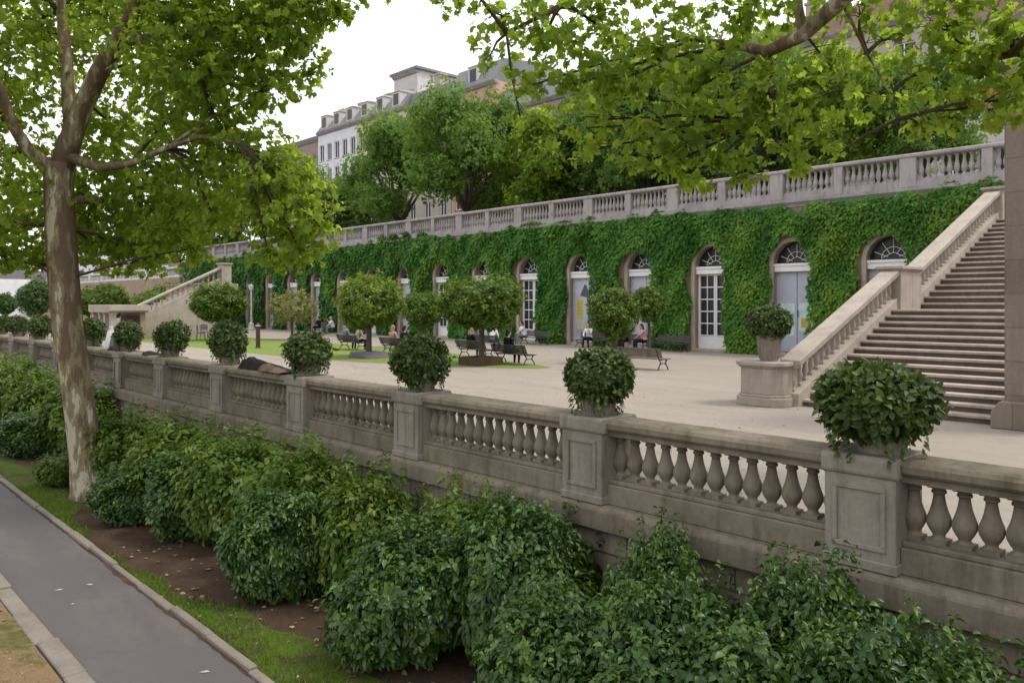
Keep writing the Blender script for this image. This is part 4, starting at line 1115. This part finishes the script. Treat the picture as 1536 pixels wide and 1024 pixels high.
def bistro(px,D,label_t,labs):
    p = on_d(px,D)
    R = empty('cafe_table', (p.x,D,.006), label_t, 'table')
    b = MB(); b.lathe([(.02,.62),(.42,.62),(.43,.64),(.42,.655),(.02,.655)],18); b.build('tabletop', M['iron'], R)
    for k in range(3):
        a = k*2.094; b = MB(); b.tube([(.05*math.cos(a),.05*math.sin(a),.62),(.10*math.cos(a),.10*math.sin(a),.3),(.34*math.cos(a),.34*math.sin(a),0)],.018,6); b.build('leg', M['iron'], R)
    for (dx,dy,rz,lab) in labs:
        C = empty('cafe_chair', (p.x+dx,D+dy,.006), lab, 'chair', 'cafe chairs at the far table', rz)
        b = MB(); b.box(-.19,.19,-.19,.19,.37,.395); b.build('seat', M['iron'], C, bevel=.005)
        b = MB()
        for z in (.5,.58,.66,.74): b.box(-.17,.17,.19,.205,z,z+.05)
        b.build('backrest', M['iron'], C)
        for sx in (-1,1):
            for sy in (-1,1):
                b = MB(); b.tube([(sx*.17,sy*.19,.78 if sy>0 else .38),(sx*.17,sy*.18,.38),(sx*.20,sy*.23,0)],.014,6); b.build('leg', M['iron'], C)
bistro(330,18.4,'dark round cafe table in front of the wide flat topped tree',[(-1.0,-.5,1.2,'dark cafe chair nearest the small pavilion'),(-.2,-1.0,2.9,'dark cafe chair in front of the round cafe table'),(.95,.2,-1.3,'dark cafe chair on the lawn side of the round cafe table')])

p = on_d(387,16.0)
R = empty('bollard', (p.x,16.0,.006), 'dark red post standing on the lawn', 'post')
b = MB(); b.lathe([(.13,0),(.13,.04),(.10,.06),(.095,.95),(.11,.97),(.11,1.02),(.06,1.10),(.02,1.12)],14); b.build('shaft', M['red_post'], R, bevel=0)
b = MB(); b.lathe([(.112,.975),(.118,.98),(.118,1.01),(.112,1.015)],14); b.build('band', M['lamp_paint'], R)
p = on_d(377,27.4)
R = empty('lamp_post', (p.x,27.4,0), 'slim pale green lamp post in front of the far ivy', 'lamp post')
b = MB(); b.lathe([(.30,0),(.30,.06),(.24,.12),(.20,.42),(.10,.52),(.075,.6),(.06,2.9),(.09,2.95),(.05,3.0)],12); b.build('post', M['lamp_paint'], R)
b = MB(); b.lathe([(.08,3.0),(.16,3.05),(.19,3.36),(.17,3.38),(.05,3.46),(.02,3.55)],8); b.build('lantern', M['lamp_paint'], R)

# ================================================================ PEOPLE
MS = {'skin': plain('skin', (.42,.26,.19), .55, .3, 0, .08), 'hair_dark': plain('dark_hair', (.015,.011,.009), .5, .3), 'hair_fair': plain('fair_hair', (.30,.21,.11), .5, .3), 'hair_grey': plain('grey_hair', (.35,.34,.33), .5, .3),
      'shoe': plain('dark_shoe', (.02,.02,.02), .5), 'white': plain('white_shirt', (.66,.64,.66), .9, .1, 0, .1), 'pink': plain('pink_top', (.50,.30,.30), .9, .1, 0, .15), 'dark': plain('black_jacket', (.016,.015,.018), .9, .1),
      'grey': plain('grey_top', (.16,.16,.19), .9, .1), 'denim': plain('denim', (.05,.065,.10), .9, .1), 'beige': plain('beige_trousers', (.30,.24,.18), .9, .1), 'red': plain('red_top', (.20,.05,.06), .9, .1)}
def seated_mesh(variant):
    """one continuous seated body, facing -y, seat surface at z = .415 (design units)"""
    s = .87; b = MB()
    lean = (.0,.06)[variant]
    def T(pts, r): b.tube([(x*s,(y)*s,z*s) for x,y,z in pts], [q*s for q in r], 12)
    def Bl(c,r): b.ball([q*s for q in c], tuple(q*s for q in (r if isinstance(r,tuple) else (r,r,r))), 14, 10)
    ys = -lean*2
    T([(0,.02,.50),(0,.03,.60),(0,.02+ys*.3,.76),(0,.0+ys*.7,.92),(0,ys,1.02),(0,ys-.01,1.08),(0,ys-.02,1.16)],[.15,.155,.145,.165,.15,.06,.055])
    for q in (-1,1):
        Bl((q*.09,.0,.545),(.10,.13,.09)); Bl((q*.15,ys,1.0),(.075,.075,.075))
        k = .02*q*(variant)
        T([(q*.09,.0,.555),(q*.115,-.24,.555),(q*.12,-.44,.54)],[.095,.08,.062]); T([(q*.12,-.44,.54),(q*.12+k,-.47,.33),(q*.12+k*2,-.45,.08)],[.06,.056,.038])
        T([(q*.12+k*2,-.43,.06),(q*.12+k*2,-.52,.045),(q*.125+k*2,-.63,.035)],[.045,.042,.03])
        if variant == 0 or q < 0:
            el, wr = (q*.25,ys-.06,.76), (q*.12,ys-.30,.66)
        else:
            el, wr = (q*.24,ys-.20,.84), (q*.10,ys-.27,1.05)
        T([(q*.18,ys,1.01),((q*.18+el[0])/2,(ys+el[1])/2,(1.0+el[2])/2),el],[.062,.054,.045]); T([el,tuple((a+c)/2 for a,c in zip(el,wr)),wr],[.045,.040,.028])
        dv = Vector(wr)-Vector(el); dv.normalize(); w = Vector(wr)
        sd = Vector((1,0,0))*q
        Bl(tuple(w+dv*.05),(.04,.045,.03))
        for f,(o,Lf) in enumerate(((-.03,.07),(-.01,.085),(.011,.08),(.031,.065))):
            a0 = w+dv*.08+Vector((o,0,0)); a1 = a0+dv*Lf*.6; a2 = a1+dv*Lf*.35+Vector((0,0,-.025)); T([tuple(a0),tuple(a1),tuple(a2)],[.012,.011,.009])
        th = w+dv*.03-sd*.03; T([tuple(th),tuple(th-sd*.025+dv*.03),tuple(th-sd*.03+dv*.06)],[.014,.012,.010])
    Bl((0,ys-.035,1.245),(.078,.098,.118)); Bl((0,ys-.075,1.17),(.052,.05,.045)); Bl((0,ys-.135,1.235),(.014,.02,.022))
    for q in (-1,1): Bl((q*.078,ys-.02,1.24),(.014,.022,.032))
    me = b.mesh('person', [MS['skin']])
    o = bpy.data.objects.new('tmp', me); COL.objects.link(o)
    md = o.modifiers.new('r','REMESH'); md.mode='VOXEL'; md.voxel_size=.0105
    sm = o.modifiers.new('s','SMOOTH'); sm.factor=.5; sm.iterations=3
    dg = bpy.context.evaluated_depsgraph_get(); dg.update()
    out = bpy.data.meshes.new_from_object(o.evaluated_get(dg)); bpy.data.objects.remove(o)
    out.name = 'person'; out.materials.clear()
    for m in ('skin','white','denim','shoe'): out.materials.append(MS[m])
    co = np.empty(len(out.vertices)*3); out.vertices.foreach_get('co', co); co = co.reshape(-1,3)/s
    mi = []
    for p in out.polygons:
        c = co[list(p.vertices)].mean(axis=0)
        if c[2] < .085: m = 3
        elif c[2] > 1.075: m = 0
        elif c[2] > .645 or (c[2] > .60 and c[1] > -.12):
            m = 1
            if variant == 0 and c[1] < ys-.26: m = 0
            if variant == 1 and ((c[0] < 0 and c[1] < ys-.26) or (c[0] > .02 and c[1] < ys-.235 and c[2] > .9)): m = 0
        else: m = 2
        mi.append(m)
    out.polygons.foreach_set('material_index', mi); out.polygons.foreach_set('use_smooth', [True]*len(mi))
    hb = MB(); hb.ball((0,(ys-.015)*s,1.265*s),(.092*s,.105*s,.118*s),14,9)
    hm = hb.v; 
    hs = MB(); hs.ball((0,(ys-.012)*s,1.272*s),(.090*s,.104*s,.112*s),14,9); hs.ball((0,(ys+.055)*s,1.20*s),(.075*s,.05*s,.10*s),12,8)
    hl = MB(); hl.ball((0,(ys-.012)*s,1.272*s),(.091*s,.105*s,.113*s),14,9); hl.ball((0,(ys+.065)*s,1.10*s),(.095*s,.06*s,.19*s),12,8)
    ey = MB(); [ey.ball((q*.03*s,(ys-.125)*s,1.258*s),.010*s,6,4) for q in (-1,1)]
    return out, hs.mesh('hair', MS['hair_dark'], smooth=True), hl.mesh('hair', MS['hair_dark'], smooth=True), ey.mesh('eyes', MS['shoe'])
PV = [seated_mesh(0), seated_mesh(1)]
def person(px, D, rz, v, top, leg, hair, long_, label, z=.0):
    p = on_d(px,D)
    o = inst('person', PV[v][0], None, (p.x,D,z-.06), rz, 1.0)
    tag(o, label, 'person', 'people sitting in the plaza')
    for i,m in ((1,top),(2,leg)):
        o.material_slots[i].link = 'OBJECT'; o.material_slots[i].material = MS[m]
    h = inst('hair', PV[v][2 if long_ else 1], o); h.material_slots[0].link='OBJECT'; h.material_slots[0].material = MS[hair]
    inst('eyes', PV[v][3], o)
PI = math.pi
for a in [(966,27.28,-.5,1,'pink','dark','hair_dark',True,'person in a pink top with long dark hair sitting on the wall bench'),
          (938,27.28,.2,0,'dark','dark','hair_dark',False,'person all in black sitting beside the person in pink'),
          (884,27.18,.3,1,'white','dark','hair_dark',True,'person with dark hair sitting below the landscape poster'),
          (786,27.18,-.4,1,'white','grey','hair_dark',False,'person in white sitting on the wall bench under the glazed door'),
          (762,18.0,PI,0,'dark','dark','hair_dark',False,'person in black seated on the bench nearest the tree box, back to the balustrade'),
          (706,18.9,PI,0,'dark','denim','hair_fair',True,'fair haired person in a dark jacket seated beyond the tree box, back to the balustrade'),
          (738,22.6,PI+.3,1,'white','denim','hair_fair',False,'person in a white shirt seated farther back behind the tree box'),
          (519,18.4,PI,0,'grey','dark','hair_grey',False,'person in a grey top seated at the end of the lawn bench'),
          (536,18.4,PI-.2,1,'beige','dark','hair_fair',False,'person in beige seated in the middle of the lawn bench'),
          (589,18.2,PI+.1,0,'pink','denim','hair_fair',True,'person in pink on the bench beside the yellow-green tree'),
          (603,18.2,PI,1,'dark','dark','hair_dark',False,'person in black on the bench beside the yellow-green tree'),
          (478,27.18,.2,0,'dark','dark','hair_dark',False,'distant person in black on the wall bench before the far doorways'),
          (499,27.18,-.2,1,'white','grey','hair_grey',False,'distant person in white on the wall bench before the far doorways')]: person(*a)

# ================================================================ HOUSES
def wallmat(name, c): return plain(name, c, .9, .2, 0, .12, 1.2)
W = {'white': wallmat('white_render',(.66,.66,.70)), 'cream': wallmat('cream_render',(.55,.47,.36)), 'grey': wallmat('pale_grey_render',(.52,.50,.49)), 'pink': wallmat('pink_render',(.50,.31,.24)),
     'tan': wallmat('tan_render',(.30,.24,.20)), 'beige': wallmat('beige_render',(.40,.35,.30)), 'orange': wallmat('orange_band',(.40,.16,.09))}
def win_meshes(w, h):
    b = MB()
    for (x0,x1,z0,z1) in ((-w/2,w/2,0,.08),(-w/2,w/2,h-.08,h),(-w/2,-w/2+.08,.081,h-.081),(w/2-.08,w/2,.081,h-.081),(-.03,.03,.081,h-.081)): b.box(x0,x1,-.05,.06,z0,z1)
    b.box(-w/2-.1,w/2+.1,-.14,.05,-.1,-.001)
    p = MB(); p.box(-w/2+.08,w/2-.08,.02,.05,.081,h-.081)
    return b.mesh('window', M['white_paint']), p.mesh('pane', M['dark_glass'])
def house(name, label, xa, xb, D, z0, z1, mat, cols, rows, roof='slate', rh=2.6, wsz=(1.05,1.75), depth=11, dorm=0, chim=1, band=None, z_first=1.2, flat=False):
    R = empty(name, (xa,D,z0), label, 'house', 'houses along the upper street'); L = xb-xa; hgt = z1-z0
    wm, pm = win_meshes(*wsz)
    xs = [L*(i+.5)/cols for i in range(cols)]; fh = (hgt-z_first-.6)/rows
    zs = [z_first+fh*j for j in range(rows)]
    b = MB(); w2, wh = wsz[0]/2, wsz[1]
    def face(cuts):     # front with real openings
        xc = sorted({0.0,L}|{x-w2 for x in xs}|{x+w2 for x in xs}); zc = sorted({0.0,hgt}|set(zs)|{z+wh for z in zs})
        for i in range(len(xc)-1):
            for j in range(len(zc)-1):
                mx, mz = (xc[i]+xc[i+1])/2, (zc[j]+zc[j+1])/2
                if any(abs(mx-x) < w2 for x in xs) and any(z < mz < z+wh for z in zs): continue
                b.add([(xc[i],0,zc[j]),(xc[i+1],0,zc[j]),(xc[i+1],0,zc[j+1]),(xc[i],0,zc[j+1])],[(0,1,2,3)])
    face(None)
    for x in xs:
        for z in zs:
            b.add([(x-w2,0,z),(x+w2,0,z),(x+w2,.3,z),(x-w2,.3,z)],[(0,1,2,3)]); b.add([(x-w2,0,z+wh),(x+w2,0,z+wh),(x+w2,.3,z+wh),(x-w2,.3,z+wh)],[(0,1,2,3)])
            for s in (-w2,w2): b.add([(x+s,0,z),(x+s,.3,z),(x+s,.3,z+wh),(x+s,0,z+wh)],[(0,1,2,3)])
    b.add([(0,0,0),(0,depth,0),(0,depth,hgt),(0,0,hgt)],[(0,1,2,3)]); b.add([(L,0,0),(L,depth,0),(L,depth,hgt),(L,0,hgt)],[(0,1,2,3)]); b.add([(0,depth,0),(L,depth,0),(L,depth,hgt),(0,depth,hgt)],[(0,1,2,3)])
    b.build('wall', W[mat], R)
    for x in xs:
        for z in zs:
            w_ = inst('window', wm, R, (x,.14,z)); inst('pane', pm, w_)
    b = MB(); b.prism([(.3,hgt-.35),(-.12,hgt-.35),(-.32,hgt-.1),(-.35,hgt),(.3,hgt)], -.05, L+.05, 'x'); b.build('cornice', M['stone_up'], R)
    b = MB()
    if flat: b.box(-.35,L+.35,-.4,depth+.3,hgt+.003,hgt+.28); b.box(L*.35,L*.7,depth*.2,depth*.6,hgt+.281,hgt+.7)
    else: b.prism([(-.30,hgt+.004),(.9,hgt+rh*.8),(depth/2,hgt+rh),(depth-.9,hgt+rh*.8),(depth+.3,hgt+.004)], -.02, L+.02, 'x')
    rf = b.build('roof', M[roof], R)
    for k in range(dorm):
        x = L*(k+.5)/dorm; b = MB(); b.box(x-.65,x+.65,-.05,1.6,hgt+.25,hgt+1.75); b.prism([(-.12,hgt+1.751),(-.12,hgt+1.85),(1.7,hgt+2.0),(1.7,hgt+1.751)],x-.75,x+.75,'x'); d_ = b.build('dormer', W['grey'], rf)
        b = MB(); b.box(x-.42,x+.42,-.09,-.051,hgt+.45,hgt+1.55); b.build('pane', M['dark_glass'], d_)
    for k in range(chim):
        x = L*(k+.25)/max(1,chim); b = MB(); b.box(x-.5,x+.5,depth*.22,depth*.22+.9,hgt+rh*.5,hgt+rh+1.0); b.box(x-.58,x+.58,depth*.22-.08,depth*.22+.98,hgt+rh+1.001,hgt+rh+1.15); b.build('chimney', W['beige'], rf)
    if band:
        b = MB(); b.box(-.02,L+.02,-.10,-.005,band[0],band[1]); b.build('band', W['orange'], R)
    return R
# D = 47 street front
house('apartment_block','white apartment block with slate roof and dormers, farthest of the row',-83.8,-75.4,47,ZT,21.9,'white',5,5,'slate',1.9,(1.05,1.9),11,3,2)
house('apartment_block','cream apartment block next to the white one, with slate roof',-75.3,-66.4,47,ZT,21.9,'cream',5,5,'slate',1.9,(1.05,1.9),11,3,1)
house('apartment_block','tall pale grey block with flat roof rising above its neighbours',-74.1,-69.7,51,ZT,27.2,'grey',2,6,'slate',.5,(.8,1.9),5.2,0,0,flat=True)
house('apartment_block','grey house with steep slate roof below the tall flat roofed block',-66.3,-58.9,47,ZT,19.6,'beige',3,4,'slate',4.6,(1.0,1.8),12,2,1)
house('apartment_block','pink house with slate roof seen above the large round tree',-58.8,-52.5,47,ZT,21.8,'pink',3,4,'slate',2.6,(1.0,1.8),11,1,1)
house('apartment_block','tan house behind the small yellow-green tree',-52.4,-39,47,ZT,19.0,'tan',5,4,'slate',2.4,(1.05,1.8),11,0,1)
house('apartment_block','cream house seen behind the three terrace tree trunks',-38.9,-27.2,47,ZT,17.8,'cream',4,3,'tile',2.6,(1.2,2.0),11,0,1)
house('apartment_block','beige house with red tiled roof behind the hanging plane branches',-27.1,-16.6,47,ZT,18.2,'beige',4,4,'tile',2.2,(1.15,1.8),11,0,1)
house('apartment_block','pale house with an orange band beside the tall stone pier',-16.5,-3,47,ZT,17.0,'grey',6,3,'tile',2.4,(1.3,1.9),11,0,1,(6.3,7.5),2.6)
house('apartment_block','plain beige house standing end on beyond the white apartment block',-112,-85,54,ZT,24.2,'tan',8,5,'slate',.6,(1.0,1.8),14,0,0,flat=True)
# low white houses past the far stair
house('white_house','low white house far along the plaza, beyond the dark clipped tree',-150,-136,24,-.4,5.6,'white',4,2,'slate',1.4,(1.1,1.5),9,0,1)
house('white_house','low white house with blue-grey windows behind the far staircase',-141,-122,34,1.5,9.0,'white',6,2,'slate',1.4,(1.2,1.6),9,0,1)
hd = MB()
# hedge bank behind the far stair
rng = np.random.default_rng(81)
hp = on_d(170,30)
me = blob('foliage', 1500, (0,0,1.6), (9,2.2,1.9), .34, M['leaf_shrub_warm'], T_RHOMB, 6, .2, .4, -.6)
R = empty('hedge', (-70,25.5,0), 'rough green hedge behind the small pavilion at the far stair', 'hedge'); inst('foliage', me, R)
b = MB(); [b.tube([(x,0,0),(x+.3,.2,1.2),(x+.5,0,2.4)],[.08,.06,.02],5) for x in (-6,-3,0,3,6)]; b.build('stem', M['twig'], R)

# ================================================================ LIGHT
SUN_EL, SUN_DIR = math.radians(62), Vector((.55,.40,0)).normalized()
sd = Vector((SUN_DIR.x*math.cos(SUN_EL), SUN_DIR.y*math.cos(SUN_EL), math.sin(SUN_EL)))
sl = bpy.data.lights.new('sun','SUN'); sl.energy = 1.5; sl.angle = math.radians(10); sl.color = (1,.93,.82)
so_ = bpy.data.objects.new('sun', sl); COL.objects.link(so_); so_.rotation_euler = sd.to_track_quat('Z','Y').to_euler(); so_.location = sd*60
w = bpy.data.worlds.new('World'); scene.world = w; w.use_nodes = True
nt = w.node_tree; nt.nodes.clear()
sky = nt.nodes.new('ShaderNodeTexSky'); sky.sky_type = 'NISHITA'; sky.sun_disc = False; sky.sun_elevation = SUN_EL; sky.sun_rotation = math.atan2(sd.x, sd.y)
sky.air_density = 1.0; sky.dust_density = 3.5; sky.ozone_density = 1.0
hs = nt.nodes.new('ShaderNodeHueSaturation'); hs.inputs['Saturation'].default_value = .22
mx = nt.nodes.new('ShaderNodeMix'); mx.data_type = 'RGBA'; mx.inputs[0].default_value = .6; mx.inputs[7].default_value = (9.6,9.5,9.7,1)   # even cloud cover
bg = nt.nodes.new('ShaderNodeBackground'); bg.inputs['Strength'].default_value = .145
ou = nt.nodes.new('ShaderNodeOutputWorld')
nt.links.new(sky.outputs[0], hs.inputs['Color']); nt.links.new(hs.outputs[0], mx.inputs[6]); nt.links.new(mx.outputs[2], bg.inputs[0]); nt.links.new(bg.outputs[0], ou.inputs[0])

# ================================================================ CAMERA
cam = bpy.data.cameras.new('camera'); co_ = bpy.data.objects.new('camera', cam); COL.objects.link(co_); scene.camera = co_
cam.sensor_width = 36; cam.lens = 36*FPX/1536; cam.shift_y = -57/1536; cam.clip_end = 3000; cam.clip_start = .05
co_.location = (0,0,H)
fwd = Vector((-CA,SA,0)); co_.rotation_euler = fwd.to_track_quat('-Z','Y').to_euler()

# design units -> metres
for o in list(scene.objects):
    if o.parent is None:
        o.location = o.location*G
        if o.type != 'CAMERA' and o.type != 'LIGHT': o.scale = o.scale*G

scene.view_settings.view_transform = 'Standard'; scene.view_settings.look = 'None'
scene.view_settings.exposure = 0.60; scene.view_settings.gamma = 1
scene.render.engine = 'CYCLES'
scene.cycles.max_bounces = 8; scene.cycles.diffuse_bounces = 5; scene.cycles.transmission_bounces = 4; scene.cycles.glossy_bounces = 2
scene.cycles.use_denoising = True
scene.cycles.use_adaptive_sampling = True
